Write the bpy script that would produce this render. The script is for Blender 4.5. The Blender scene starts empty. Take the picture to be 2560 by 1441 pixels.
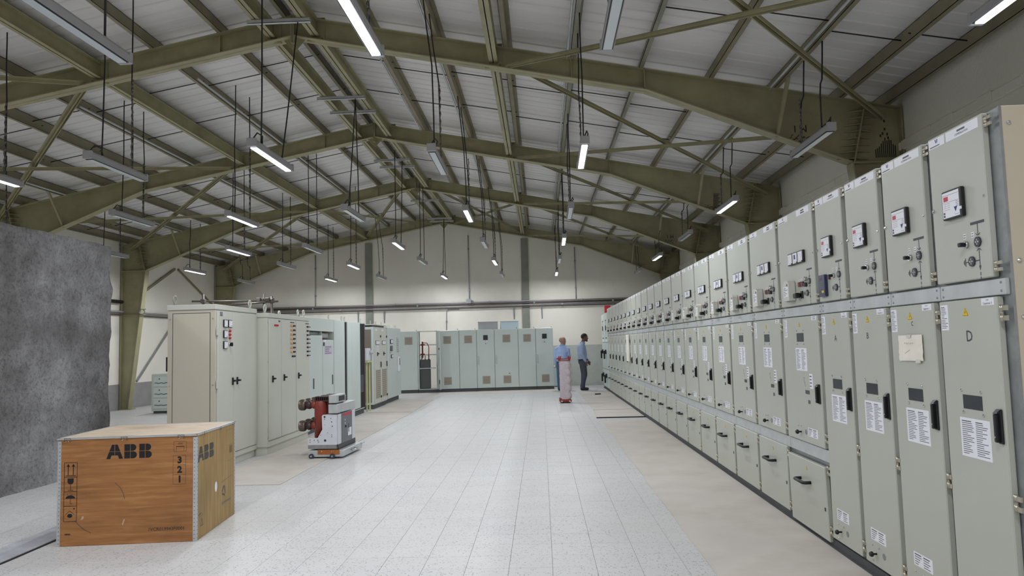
import bpy, bmesh, math, random
from mathutils import Matrix, Vector
random.seed(7)
C = bpy.context.scene.collection
PI = math.pi
R = math.radians

# ---------------------------------------------------------------- camera
cam_d = bpy.data.cameras.new('camera'); cam = bpy.data.objects.new('camera', cam_d); C.objects.link(cam)
def cam_axes(yaw=-0.0370, pitch=0.0755, roll=-0.0265):
    f = Vector((math.sin(yaw)*math.cos(pitch), math.cos(yaw)*math.cos(pitch), math.sin(pitch)))
    r0 = Vector((math.cos(yaw), -math.sin(yaw), 0)); u0 = r0.cross(f)
    r = math.cos(roll)*r0 + math.sin(roll)*u0; u = -math.sin(roll)*r0 + math.cos(roll)*u0
    return r, u, f
ar, au, af = cam_axes()
cam.matrix_world = Matrix(((ar.x, au.x, -af.x, 0), (ar.y, au.y, -af.y, 0), (ar.z, au.z, -af.z, 1.52), (0, 0, 0, 1)))
cam_d.sensor_width = 36; cam_d.lens = 36*1855.6/2560; cam_d.clip_start = .05; cam_d.clip_end = 200
bpy.context.scene.camera = cam
# ---------------------------------------------------------------- light and exposure
sc = bpy.context.scene
sc.view_settings.view_transform = 'Standard'; sc.view_settings.look = 'None'
sc.view_settings.gamma = 1; sc.view_settings.use_curve_mapping = False
sc.view_settings.exposure = 0.0
LAMP_WATTS = 48
LAMP_SPREAD = R(180)
w = bpy.data.worlds.new('world'); sc.world = w; w.use_nodes = True
w.node_tree.nodes['Background'].inputs[0].default_value = (.55, .62, .75, 1)
w.node_tree.nodes['Background'].inputs[1].default_value = .3
try:
    sc.cycles.max_bounces = 10; sc.cycles.diffuse_bounces = 8; sc.cycles.sample_clamp_indirect = 6
    sc.cycles.use_denoising = True
except Exception: pass

# ---------------------------------------------------------------- helpers
class MB:
    def __init__(s): s.v = []; s.f = []; s.m = []; s.s = []
    def add(s, vs, fs, m=0, smooth=False):
        o = len(s.v); s.v += [tuple(v) for v in vs]
        for f in fs: s.f.append(tuple(o+i for i in f)); s.m.append(m); s.s.append(smooth)
        return s
    def box(s, x0, x1, y0, y1, z0, z1, m=0):
        return s.add([(x0,y0,z0),(x1,y0,z0),(x1,y1,z0),(x0,y1,z0),(x0,y0,z1),(x1,y0,z1),(x1,y1,z1),(x0,y1,z1)],
              [(0,3,2,1),(4,5,6,7),(0,1,5,4),(1,2,6,5),(2,3,7,6),(3,0,4,7)], m)
    def bev(s, x0, x1, y0, y1, z0, z1, c=.004, m=0):
        lo, hi = (x0,y0,z0), (x1,y1,z1); V = {}; vs = []
        for sx in (0,1):
            for sy in (0,1):
                for sz in (0,1):
                    sg = (sx,sy,sz)
                    for a in range(3):
                        p = [ (hi[i] if sg[i] else lo[i]) + (0 if i == a else (-c if sg[i] else c)) for i in range(3)]
                        V[(sg,a)] = len(vs); vs.append(p)
        fs = []
        for a in range(3):
            b, d = (a+1)%3, (a+2)%3
            for sa in (0,1):
                q = []
                for sb, sd in ((0,0),(1,0),(1,1),(0,1)):
                    sg = [0,0,0]; sg[a]=sa; sg[b]=sb; sg[d]=sd; q.append(V[(tuple(sg),a)])
                fs.append(q if sa else q[::-1])
                for sb in (0,1):
                    def g(sd, ax):
                        sg = [0,0,0]; sg[a]=sa; sg[b]=sb; sg[d]=sd; return V[(tuple(sg),ax)]
                    q = [g(0,a), g(1,a), g(1,b), g(0,b)]; fs.append(q if sa == sb else q[::-1])
        for sg in ((i,j,k) for i in (0,1) for j in (0,1) for k in (0,1)):
            q = [V[(sg,0)], V[(sg,1)], V[(sg,2)]]; fs.append(q if sum(sg)%2 else q[::-1])
        return s.add(vs, fs, m)
    def prism(s, poly, d0, d1, fn=lambda a,b,d: (a,d,b), m=0):
        n = len(poly)
        vs = [fn(a,b,d0) for a,b in poly]+[fn(a,b,d1) for a,b in poly]
        fs = [tuple(range(n)), tuple(range(2*n-1,n-1,-1))]+[(i,i+n,(i+1)%n+n,(i+1)%n) for i in range(n)]
        return s.add(vs, fs, m)
    def quad(s, pts, m=0): return s.add(pts, [tuple(range(len(pts)))], m)
    def tube(s, pts, r, n=8, m=0, r1=None, smooth=True, closed=False):
        P = [Vector(p) for p in pts]; k = len(P); vs = []; up = None
        for i in range(k):
            if closed: t = (P[(i+1)%k]-P[i-1]).normalized()
            else: t = (P[min(i+1,k-1)]-P[max(i-1,0)]).normalized()
            if up is None:
                up = Vector((0,0,1)) if abs(t.z) < .9 else Vector((1,0,0))
            a = (up - t*up.dot(t)).normalized(); up = a; b = t.cross(a)
            rr = r if r1 is None else r+(r1-r)*i/(k-1)
            for j in range(n):
                th = 2*PI*j/n + PI/n
                vs.append(P[i]+a*(rr*math.cos(th))+b*(rr*math.sin(th)))
        fs = [(i*n+j, i*n+(j+1)%n, (i+1)%k*n+(j+1)%n, (i+1)%k*n+j) for i in range(k if closed else k-1) for j in range(n)]
        s.add(vs, fs, m, smooth)
        if not closed:
            o = len(s.v)-len(vs)
            s.f += [tuple(o+j for j in range(n))[::-1], tuple(o+(k-1)*n+j for j in range(n))]; s.m += [m,m]; s.s += [False,False]
        return s
    def lathe(s, prof, n=16, mat=Matrix(), m=0, smooth=True):
        vs = []; k = len(prof)
        for r, z in prof:
            for j in range(n):
                th = 2*PI*j/n; vs.append(mat @ Vector((r*math.cos(th), r*math.sin(th), z)))
        fs = [(i*n+j, i*n+(j+1)%n, (i+1)*n+(j+1)%n, (i+1)*n+j) for i in range(k-1) for j in range(n)]
        o = len(s.v); s.add(vs, fs, m, smooth)
        s.f += [tuple(o+j for j in range(n))[::-1], tuple(o+(k-1)*n+j for j in range(n))]; s.m += [m,m]; s.s += [False,False]
        return s
    def mesh(s, name, mats, recalc=True):
        me = bpy.data.meshes.new(name); me.from_pydata(s.v, [], s.f)
        for mt in (mats if isinstance(mats, (list,tuple)) else [mats]): me.materials.append(mt)
        me.polygons.foreach_set('material_index', s.m); me.polygons.foreach_set('use_smooth', s.s)
        if recalc:
            bm = bmesh.new(); bm.from_mesh(me); bmesh.ops.recalc_face_normals(bm, faces=bm.faces); bm.to_mesh(me); bm.free()
        me.update(); return me
    def build(s, name, mats, parent=None, loc=None, rotz=None, recalc=True):
        o = bpy.data.objects.new(name, s.mesh(name, mats, recalc)); C.objects.link(o)
        if parent: o.parent = parent
        if loc is not None: o.location = loc
        if rotz is not None: o.rotation_euler = (0,0,rotz)
        return o
def link(name, me, parent=None, loc=(0,0,0), rot=(0,0,0), scale=None):
    o = bpy.data.objects.new(name, me); C.objects.link(o); o.parent = parent; o.location = loc; o.rotation_euler = rot
    if scale: o.scale = scale
    return o
def tag(o, label=None, cat=None, group=None, kind=None):
    if label: o['label'] = label
    if cat: o['category'] = cat
    if group: o['group'] = group
    if kind: o['kind'] = kind
    return o
def thing(name, label, cat, loc=(0,0,0), rotz=0, group=None):
    o = bpy.data.objects.new(name, None); C.objects.link(o); o.empty_display_size = .1
    o.location = loc; o.rotation_euler = (0,0,rotz)
    return tag(o, label, cat, group)
KIDS = {}
def copy_tree(o, parent=None):
    c = o.copy(); C.objects.link(c)
    if parent: c.parent = parent
    for ch in list(o.children): copy_tree(ch, c)
    return c
ORD = ['first','second','third','fourth','fifth','sixth','seventh','eighth','ninth','tenth','eleventh','twelfth','thirteenth','fourteenth',
       'fifteenth','sixteenth','seventeenth','eighteenth','nineteenth','twentieth']

# ---------------------------------------------------------------- materials
def lin(c): return tuple(((x/255)/12.92 if x/255 <= .04045 else ((x/255+.055)/1.055)**2.4) for x in c)
def mat(name, rgb, rough=.5, metal=0, var=0, scale=6, bump=0, bscale=60, stretch=(1,1,1), alpha=None, emit=0, spec=.5, dirt=None, dirt_amt=.5, dscale=2):
    m = bpy.data.materials.new(name); m.use_nodes = True; nt = m.node_tree; N = nt.nodes; L = nt.links
    b = N['Principled BSDF']; c = lin(rgb)
    b.inputs['Base Color'].default_value = (*c,1); b.inputs['Roughness'].default_value = rough; b.inputs['Metallic'].default_value = metal
    b.inputs['Specular IOR Level'].default_value = spec
    if emit: b.inputs['Emission Color'].default_value = (*c,1); b.inputs['Emission Strength'].default_value = emit
    if var or bump or dirt:
        tc = N.new('ShaderNodeTexCoord'); mp = N.new('ShaderNodeMapping'); L.new(tc.outputs['Object'], mp.inputs[0]); mp.inputs['Scale'].default_value = stretch
        out = None
        if var:
            n = N.new('ShaderNodeTexNoise'); n.inputs['Scale'].default_value = scale; n.inputs['Detail'].default_value = 6; L.new(mp.outputs[0], n.inputs[0])
            r = N.new('ShaderNodeValToRGB'); r.color_ramp.elements[0].position = .3; r.color_ramp.elements[1].position = .7
            r.color_ramp.elements[0].color = (*[x*(1-var) for x in c],1); r.color_ramp.elements[1].color = (*[min(1,x*(1+var)) for x in c],1)
            L.new(n.outputs[0], r.inputs[0]); out = r.outputs[0]
        if dirt:
            n2 = N.new('ShaderNodeTexNoise'); n2.inputs['Scale'].default_value = dscale; n2.inputs['Detail'].default_value = 8; n2.inputs['Roughness'].default_value = .65
            L.new(mp.outputs[0], n2.inputs[0])
            r2 = N.new('ShaderNodeValToRGB'); r2.color_ramp.elements[0].position = .48; r2.color_ramp.elements[1].position = .72
            r2.color_ramp.elements[0].color = (0,0,0,1); r2.color_ramp.elements[1].color = (dirt_amt,)*3+(1,)
            mx = N.new('ShaderNodeMix'); mx.data_type = 'RGBA'; L.new(n2.outputs[0], r2.inputs[0]); L.new(r2.outputs[0], mx.inputs[0])
            if out: L.new(out, mx.inputs[6])
            else: mx.inputs[6].default_value = (*c,1)
            mx.inputs[7].default_value = (*lin(dirt),1); out = mx.outputs[2]
        if out: L.new(out, b.inputs['Base Color'])
        if bump:
            n3 = N.new('ShaderNodeTexNoise'); n3.inputs['Scale'].default_value = bscale; n3.inputs['Detail'].default_value = 4; L.new(mp.outputs[0], n3.inputs[0])
            bp = N.new('ShaderNodeBump'); bp.inputs['Strength'].default_value = bump; bp.inputs['Distance'].default_value = .02
            L.new(n3.outputs[0], bp.inputs['Height']); L.new(bp.outputs[0], b.inputs['Normal'])
    return m
M = {}
M['olive'] = mat('olive_paint', (156,151,118), .5, var=.1, scale=3, dirt=(112,102,80), dirt_amt=.45, dscale=1.2)
M['olive_dark'] = mat('olive_dusty', (138,131,108), .6, var=.1, scale=4)
M['purlin_grey'] = mat('purlin_grey', (140,140,126), .5, metal=.2, var=.1, scale=4)
M['galv'] = mat('galvanised', (150,154,156), .42, metal=.55, var=.12, scale=14)
M['galv_light'] = mat('galvanised_light', (190,194,196), .4, metal=.3, var=.08, scale=10)
M['roof'] = mat('roof_sheet', (226,224,223), .6, var=.05, scale=.8, stretch=(.3,3,1), dirt=(205,201,198), dirt_amt=.5, dscale=.7)
M['plaster'] = mat('wall_plaster', (236,232,222), .85, var=.04, scale=2, bump=.25, bscale=25, dirt=(210,202,188), dirt_amt=.55, dscale=.5)
M['dado'] = mat('dado_paint', (190,195,188), .6, var=.05, scale=3, dirt=(168,170,164), dirt_amt=.4)
M['dado_dark'] = mat('dado_dark_paint', (150,147,147), .7, var=.08, scale=3, dirt=(122,118,118), dirt_amt=.4)
M['beige'] = mat('panel_beige', (180,183,173), .42, var=.02, scale=3, bump=.03, bscale=300)
M['beige_side'] = mat('panel_side', (196,187,168), .4, var=.03, scale=2, bump=.03, bscale=300)
M['cab'] = mat('cabinet_grey', (196,198,188), .4, var=.025, scale=2, bump=.03, bscale=300)
M['cab_cool'] = mat('cabinet_cool', (196,206,202), .42, var=.025, scale=2)
M['plinth'] = mat('plinth_dark', (74,76,78), .6, var=.1, scale=6)
M['black'] = mat('black_plastic', (22,22,26), .4)
M['dark'] = mat('opening_shade_dark', (18,18,24), .8)  # near-black that paints the shade of openings and gaps
M['glass_dark'] = mat('window_dark', (46,50,58), .15, spec=.6)
M['white'] = mat('white_label', (232,233,240), .5)
M['paper'] = mat('paper', (232,226,214), .75, var=.04, scale=9, bump=.2, bscale=8)
M['ink'] = mat('ink', (96,96,106), .7)
M['ink_soft'] = mat('ink_soft', (120,120,128), .7)
M['blue_ink'] = mat('blue_ink', (52,56,120), .6)
M['yellow'] = mat('sign_yellow', (228,192,40), .5)
M['red'] = mat('red_plastic', (190,30,45), .4)
M['red_dark'] = mat('red_window', (96,20,32), .2)
M['led_red'] = mat('led_display', (176,14,46), .4, emit=.12)
M['purple'] = mat('relay_purple', (96,70,100), .35)
M['navy'] = mat('relay_navy', (48,52,86), .3)
M['clear'] = mat('clear_cover', (214,212,206), .12, spec=.7)
M['chrome'] = mat('chrome', (205,205,205), .18, metal=1)
M['nickel'] = mat('hinge_nickel', (182,176,160), .3, metal=.8)
M['mimic'] = mat('mimic_dark', (58,60,70), .5)
M['orange'] = mat('orange_lens', (235,170,105), .3)
M['vent'] = mat('vent_beige', (170,163,150), .6)
M['vent_dark'] = mat('vent_slot', (120,113,102), .7)
M['cable'] = mat('cable_black', (38,38,42), .6)
M['chain'] = mat('chain_steel', (120,118,112), .4, metal=.8)
M['housing'] = mat('lamp_housing', (168,168,172), .45, var=.03, scale=6)
M['lens_off'] = mat('lens_off', (205,214,220), .25)
M['lens_on'] = mat('lens_on', (244,247,255), .4, emit=14)
M['mat_sheet'] = mat('trench_sheet', (196,189,182), .75, var=.05, scale=2.5, dirt=(170,160,148), dirt_amt=.5, dscale=1.3, bump=.05, bscale=40)
M['pipe'] = mat('conduit', (168,168,172), .4, metal=.3, var=.1, scale=4)
M['pipe_brown'] = mat('conduit_brown', (92,78,78), .5, var=.15, scale=3)
M['pole_red'] = mat('epoxy_red', (134,56,46), .3, var=.06, scale=5)
M['pole_dark'] = mat('epoxy_dark', (62,44,46), .35)
M['bronze'] = mat('contact_grey', (118,108,98), .35, metal=.7)
M['breaker_white'] = mat('breaker_white', (206,209,216), .45, var=.03, scale=8)
M['breaker_grey'] = mat('breaker_grey', (108,110,116), .5)
M['copper'] = mat('copper', (190,120,72), .3, metal=.8, var=.1, scale=20)
M['frame_red'] = mat('frame_red', (138,44,40), .45)
M['lime'] = mat('lime_paint', (190,194,142), .5, var=.06)
M['cab_side_warm_lit'] = mat('cabinet_side_warm_light', (194,188,172), .42, var=.02, scale=2)  # warmer tone paints the warm light falling on the cabinet side
M['chequer'] = mat('chequer_plate', (176,178,186), .55, metal=.15, var=.14, scale=7)
M['post'] = mat('post_grey_green', (138,142,132), .55, var=.12, scale=3)
M['sky_blue'] = mat('pale_blue', (196,214,222), .5)
M['scaf'] = mat('scaffold_tube', (96,90,86), .5, metal=.4, var=.2, scale=5)
M['skin_a'] = mat('skin_tan', (160,124,108), .55); M['skin_b'] = mat('skin_brown', (104,74,62), .55)
M['hair'] = mat('hair_black', (26,22,22), .7)
M['shirt_a'] = mat('shirt_light_blue', (160,182,222), .8, var=.04, scale=20, bump=.3, bscale=14)
M['shirt_b'] = mat('shirt_blue_grey', (152,166,196), .8, var=.04, scale=20, bump=.3, bscale=14)
M['trouser'] = mat('trousers_grey', (66,70,82), .85, var=.08, scale=12, bump=.3, bscale=14)
M['jeans'] = mat('jeans_blue', (72,88,116), .85, var=.08, scale=12)
M['shoe'] = mat('shoe_black', (34,32,36), .5)
# ---------------------------------------------------------------- special surface materials
def terrazzo():
    m = bpy.data.materials.new('terrazzo'); m.use_nodes = True; nt = m.node_tree; N = nt.nodes; L = nt.links; b = N['Principled BSDF']
    g = N.new('ShaderNodeNewGeometry')
    v = N.new('ShaderNodeTexVoronoi'); v.inputs['Scale'].default_value = 70; L.new(g.outputs['Position'], v.inputs['Vector'])
    sp = N.new('ShaderNodeSeparateColor'); L.new(v.outputs['Color'], sp.inputs[0])
    r = N.new('ShaderNodeValToRGB'); e = r.color_ramp.elements; e[0].position = 0; e[0].color = (*lin((112,110,108)),1); e[1].position = .34; e[1].color = (*lin((200,200,201)),1)
    e2 = r.color_ramp.elements.new(.16); e2.color = (*lin((154,152,150)),1)
    L.new(sp.outputs[0], r.inputs[0])
    d = N.new('ShaderNodeValToRGB'); d.color_ramp.elements[0].position = .36; d.color_ramp.elements[1].position = .46
    L.new(v.outputs['Distance'], d.inputs[0])
    mx = N.new('ShaderNodeMix'); mx.data_type = 'RGBA'; L.new(d.outputs[0], mx.inputs[0]); L.new(r.outputs[0], mx.inputs[6]); mx.inputs[7].default_value = (*lin((200,200,201)),1)
    n = N.new('ShaderNodeTexNoise'); n.inputs['Scale'].default_value = .9; n.inputs['Detail'].default_value = 7; L.new(g.outputs['Position'], n.inputs[0])
    r3 = N.new('ShaderNodeValToRGB'); r3.color_ramp.elements[0].position = .35; r3.color_ramp.elements[1].position = .7
    r3.color_ramp.elements[0].color = (0,0,0,1); r3.color_ramp.elements[1].color = (.55,.55,.55,1); L.new(n.outputs[0], r3.inputs[0])
    m2 = N.new('ShaderNodeMix'); m2.data_type = 'RGBA'; L.new(r3.outputs[0], m2.inputs[0]); L.new(mx.outputs[2], m2.inputs[6]); m2.inputs[7].default_value = (*lin((200,198,195)),1)
    oi = N.new('ShaderNodeObjectInfo'); ma = N.new('ShaderNodeMapRange'); ma.inputs[3].default_value = .975; ma.inputs[4].default_value = 1.015; L.new(oi.outputs['Random'], ma.inputs[0])
    hs = N.new('ShaderNodeHueSaturation'); L.new(ma.outputs[0], hs.inputs['Value']); L.new(m2.outputs[2], hs.inputs['Color'])
    L.new(hs.outputs[0], b.inputs['Base Color']); b.inputs['Roughness'].default_value = .42
    n4 = N.new('ShaderNodeTexNoise'); n4.inputs['Scale'].default_value = 3; n4.inputs['Detail'].default_value = 5; L.new(g.outputs['Position'], n4.inputs[0])
    mr = N.new('ShaderNodeMapRange'); mr.inputs[3].default_value = .34; mr.inputs[4].default_value = .55; L.new(n4.outputs[0], mr.inputs[0]); L.new(mr.outputs[0], b.inputs['Roughness'])
    return m
M['terrazzo'] = terrazzo()
M['grout'] = mat('grout', (158,156,154), .9, var=.1, scale=3)
def concrete():
    m = bpy.data.materials.new('rough_concrete'); m.use_nodes = True; nt = m.node_tree; N = nt.nodes; L = nt.links; b = N['Principled BSDF']
    tc = N.new('ShaderNodeNewGeometry')
    def noise(sc, det, stretch=(1,1,1), rough=.6):
        mp = N.new('ShaderNodeMapping'); mp.inputs['Scale'].default_value = stretch; L.new(tc.outputs['Position'], mp.inputs[0])
        n = N.new('ShaderNodeTexNoise'); n.inputs['Scale'].default_value = sc; n.inputs['Detail'].default_value = det; n.inputs['Roughness'].default_value = rough; L.new(mp.outputs[0], n.inputs[0]); return n
    a = noise(1.6, 10); r = N.new('ShaderNodeValToRGB'); e = r.color_ramp.elements
    e[0].position = .33; e[0].color = (*lin((130,127,127)),1); e[1].position = .68; e[1].color = (*lin((210,210,214)),1); L.new(a.outputs[0], r.inputs[0])
    s = noise(1.1, 6, (1,1,.18)); rs = N.new('ShaderNodeValToRGB'); rs.color_ramp.elements[0].position = .5; rs.color_ramp.elements[1].position = .72
    rs.color_ramp.elements[0].color = (0,0,0,1); rs.color_ramp.elements[1].color = (.6,.6,.6,1); L.new(s.outputs[0], rs.inputs[0])
    mx = N.new('ShaderNodeMix'); mx.data_type = 'RGBA'; L.new(rs.outputs[0], mx.inputs[0]); L.new(r.outputs[0], mx.inputs[6]); mx.inputs[7].default_value = (*lin((132,127,126)),1)
    f = noise(24, 8, rough=.75); rf = N.new('ShaderNodeValToRGB'); rf.color_ramp.elements[0].position = .36; rf.color_ramp.elements[1].position = .52
    rf.color_ramp.elements[0].color = (.34,.34,.34,1); L.new(f.outputs[0], rf.inputs[0])
    m2 = N.new('ShaderNodeMix'); m2.data_type = 'RGBA'; m2.blend_type = 'MULTIPLY'; m2.inputs[0].default_value = .7; L.new(mx.outputs[2], m2.inputs[6]); L.new(rf.outputs[0], m2.inputs[7])
    # band of damp staining about half way up
    sp = N.new('ShaderNodeSeparateXYZ'); L.new(tc.outputs['Position'], sp.inputs[0])
    wob = noise(1.3, 5); ad = N.new('ShaderNodeMath'); ad.operation = 'MULTIPLY_ADD'; ad.inputs[1].default_value = .9; L.new(wob.outputs[0], ad.inputs[0]); L.new(sp.outputs[2], ad.inputs[2])
    cr_ = N.new('ShaderNodeValToRGB'); q = cr_.color_ramp.elements; q[0].position = .55; q[0].color = (0,0,0,1); q[1].position = .72; q[1].color = (0,0,0,1); k = cr_.color_ramp.elements.new(.635); k.color = (.5,.5,.5,1)
    mrr = N.new('ShaderNodeMapRange'); mrr.inputs[1].default_value = 0; mrr.inputs[2].default_value = 3.5; L.new(ad.outputs[0], mrr.inputs[0]); L.new(mrr.outputs[0], cr_.inputs[0])
    m3 = N.new('ShaderNodeMix'); m3.data_type = 'RGBA'; L.new(cr_.outputs[0], m3.inputs[0]); L.new(m2.outputs[2], m3.inputs[6]); m3.inputs[7].default_value = (*lin((116,112,112)),1)
    L.new(m3.outputs[2], b.inputs['Base Color']); b.inputs['Roughness'].default_value = .92
    bp = N.new('ShaderNodeBump'); bp.inputs['Strength'].default_value = 1; bp.inputs['Distance'].default_value = .05; L.new(f.outputs[0], bp.inputs['Height'])
    bp2 = N.new('ShaderNodeBump'); bp2.inputs['Strength'].default_value = .6; bp2.inputs['Distance'].default_value = .06; g8 = noise(9, 6); L.new(g8.outputs[0], bp2.inputs['Height']); L.new(bp.outputs[0], bp2.inputs['Normal'])
    L.new(bp2.outputs[0], b.inputs['Normal'])
    return m
M['concrete'] = concrete()
def wood(name, c0, c1, c2, stretch):
    m = bpy.data.materials.new(name); m.use_nodes = True; nt = m.node_tree; N = nt.nodes; L = nt.links; b = N['Principled BSDF']
    tc = N.new('ShaderNodeTexCoord'); mp = N.new('ShaderNodeMapping'); mp.inputs['Scale'].default_value = stretch; L.new(tc.outputs['Object'], mp.inputs[0])
    n = N.new('ShaderNodeTexNoise'); n.inputs['Scale'].default_value = 5; n.inputs['Detail'].default_value = 8; n.inputs['Roughness'].default_value = .62; n.inputs['Distortion'].default_value = .6; L.new(mp.outputs[0], n.inputs[0])
    r = N.new('ShaderNodeValToRGB'); e = r.color_ramp.elements; e[0].position = .28; e[0].color = (*lin(c0),1); e[1].position = .75; e[1].color = (*lin(c2),1); k = e.new(.5); k.color = (*lin(c1),1)
    L.new(n.outputs[0], r.inputs[0])
    n2 = N.new('ShaderNodeTexNoise'); n2.inputs['Scale'].default_value = 1.7; n2.inputs['Detail'].default_value = 6; L.new(tc.outputs['Object'], n2.inputs[0])
    r2 = N.new('ShaderNodeValToRGB'); r2.color_ramp.elements[0].position = .5; r2.color_ramp.elements[1].position = .75; r2.color_ramp.elements[0].color = (0,0,0,1); r2.color_ramp.elements[1].color = (.35,.35,.35,1); L.new(n2.outputs[0], r2.inputs[0])
    mx = N.new('ShaderNodeMix'); mx.data_type = 'RGBA'; L.new(r2.outputs[0], mx.inputs[0]); L.new(r.outputs[0], mx.inputs[6]); mx.inputs[7].default_value = (*lin(tuple(int(x*.72) for x in c0)),1)
    L.new(mx.outputs[2], b.inputs['Base Color']); b.inputs['Roughness'].default_value = .55
    return m
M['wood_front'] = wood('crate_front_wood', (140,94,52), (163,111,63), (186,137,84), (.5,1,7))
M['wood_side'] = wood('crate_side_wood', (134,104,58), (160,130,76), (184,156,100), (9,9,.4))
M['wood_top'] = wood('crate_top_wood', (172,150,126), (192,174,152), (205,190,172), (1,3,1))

# ---------------------------------------------------------------- room
XR = -3.345                      # ridge line
XL, XW, YB, YF = -11.65, 4.95, 26.65, -7.5
F = [10.05, 15.14, 20.23, 26.2]  # portal frames
def zt(s): return 6.20-.198*abs(s)          # top of rafters
PUR = .2
def S(): pass
# floor slab
fl = tag(MB().box(XL-.3, XW+.3, YF-.3, YB+.3, -.3, -.006).build('floor', M['grout']), kind='structure')
# terrazzo tiles
T = .297; G = .001
ox = .035
tile_me = MB(); a = T/2-G
tile_me.add([(-a,-a,-.006),(a,-a,-.006),(a,a,-.006),(-a,a,-.006),(-a,-a,-.0008),(a,-a,-.0008),(a,a,-.0008),(-a,a,-.0008),
             (-a+.0012,-a+.0012,0),(a-.0012,-a+.0012,0),(a-.0012,a-.0012,0),(-a+.0012,a-.0012,0)],
            [(0,1,5,4),(1,2,6,5),(2,3,7,6),(3,0,4,7),(4,5,9,8),(5,6,10,9),(6,7,11,10),(7,4,8,11),(8,9,10,11)])
tile_mesh = tile_me.mesh('tile', M['terrazzo'], False)
cells = []
i0 = int((XL+.02-ox)/T)-1; i1 = int((XW-ox)/T)+1
for i in range(i0, i1):
    x = ox+(i+.5)*T
    if x-T/2 < XL or x+T/2 > XW: continue
    j = 0
    while True:
        y = YF+.2+(j+.5)*T; j += 1
        if y > YB-T/2: break
        px = (x*1855/max(y,.1)); vis = y > 4.72 and -1300-.02*y < px+69 < 1290
        if 1.1 < x+.1 and y < 14.4: vis = vis and x < 1.25
        if x < -3.1 and y > 8.4: vis = False
        if x > 1.3: vis = False
        cells.append((0 if vis else 1, y*y+.25*(x+.6)**2, x, y))
cells.sort()
rest = MB()
for k, (nv, d, x, y) in enumerate(cells):
    if k < 298 and not nv:
        o = link('tile', tile_mesh, fl, (x, y, random.uniform(-.0004, .0003)), (0,0,random.choice((0,PI/2,PI,-PI/2))))
    elif y > 3:
        rest.box(x-a, x+a, y-a, y+a, -.006, random.uniform(-.0005,.0003))
    else:
        rest.quad([(x-a,y-a,0),(x+a,y-a,0),(x+a,y+a,0),(x-a,y+a,0)])
o = rest.build('tile_field', M['terrazzo'], fl, recalc=False); o['kind'] = 'stuff'
# walls
def gable(y0, y1, name, m):
    b = MB(); b.prism([(XL-.2,-.3),(XW+.2,-.3),(XW+.2,zt(XW-XR)+.2),(XR,zt(0)+.22),(XL-.2,zt(XL-XR)+.2)], y0, y1)
    return b.build(name, m)
wb = tag(gable(YB, YB+.25, 'wall_back', M['plaster']), kind='structure')
tag(gable(YF-.25, YF, 'wall_front', M['plaster']), kind='structure')
wl = tag(MB().box(XL-.25, XL, YF, YB, -.3, zt(XL-XR)+.22).build('wall_left', M['plaster']), kind='structure')
wr = tag(MB().box(XW, XW+.25, YF, YB, -.3, zt(XW-XR)+.22).build('wall_right', M['plaster']), kind='structure')
MB().box(.1, 4.9, YB-.004, YB, 0, 1.43).build('dado', M['dado'], wb)
MB().box(XL, XL+.004, 15, YB-.01, 0, .7).build('dado', M['dado_dark'], wl)
# a ledge of rough plaster under the eaves on the right wall and left wall
lg = MB()
for k in range(90):
    y = 4+k*.25
    lg.bev(XW-.035-random.uniform(0,.02), XW+.01, y, y+.25, 3.98, 4.10+random.uniform(-.012,.012), .008)
o = lg.build('plaster_ledge', M['plaster'], wr); o['kind'] = 'stuff'
# roof sheets with trapezoid ribs running down the slope
def roof(sgn, name):
    b = MB(); y = YF; prof = []
    while y < YB+.2:
        prof += [(y,0),(y+.18,0),(y+.192,.017),(y+.238,.017)]; y += .25
    s0, s1 = 0, 8.5
    vs = []
    for (y, h) in prof:
        for s in (s0, s1): vs.append((XR+sgn*s, y, zt(s)+PUR+.012+h))
    n = len(prof)
    b.add(vs, [(2*i,2*i+1,2*i+3,2*i+2) for i in range(n-1)])
    vs = []
    for y in (YF-.3, YB+.3):
        for s in (s0, s1): vs += [(XR+sgn*s, y, zt(s)+PUR+.06), (XR+sgn*s, y, zt(s)+PUR+.14)]
    b.add(vs, [(0,2,6,4),(1,5,7,3),(0,4,5,1),(2,3,7,6),(0,1,3,2),(4,6,7,5)])
    return tag(b.build(name, M['roof'], recalc=False), kind='structure')
roof(-1, 'ceiling'); roof(1, 'ceiling')
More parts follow.
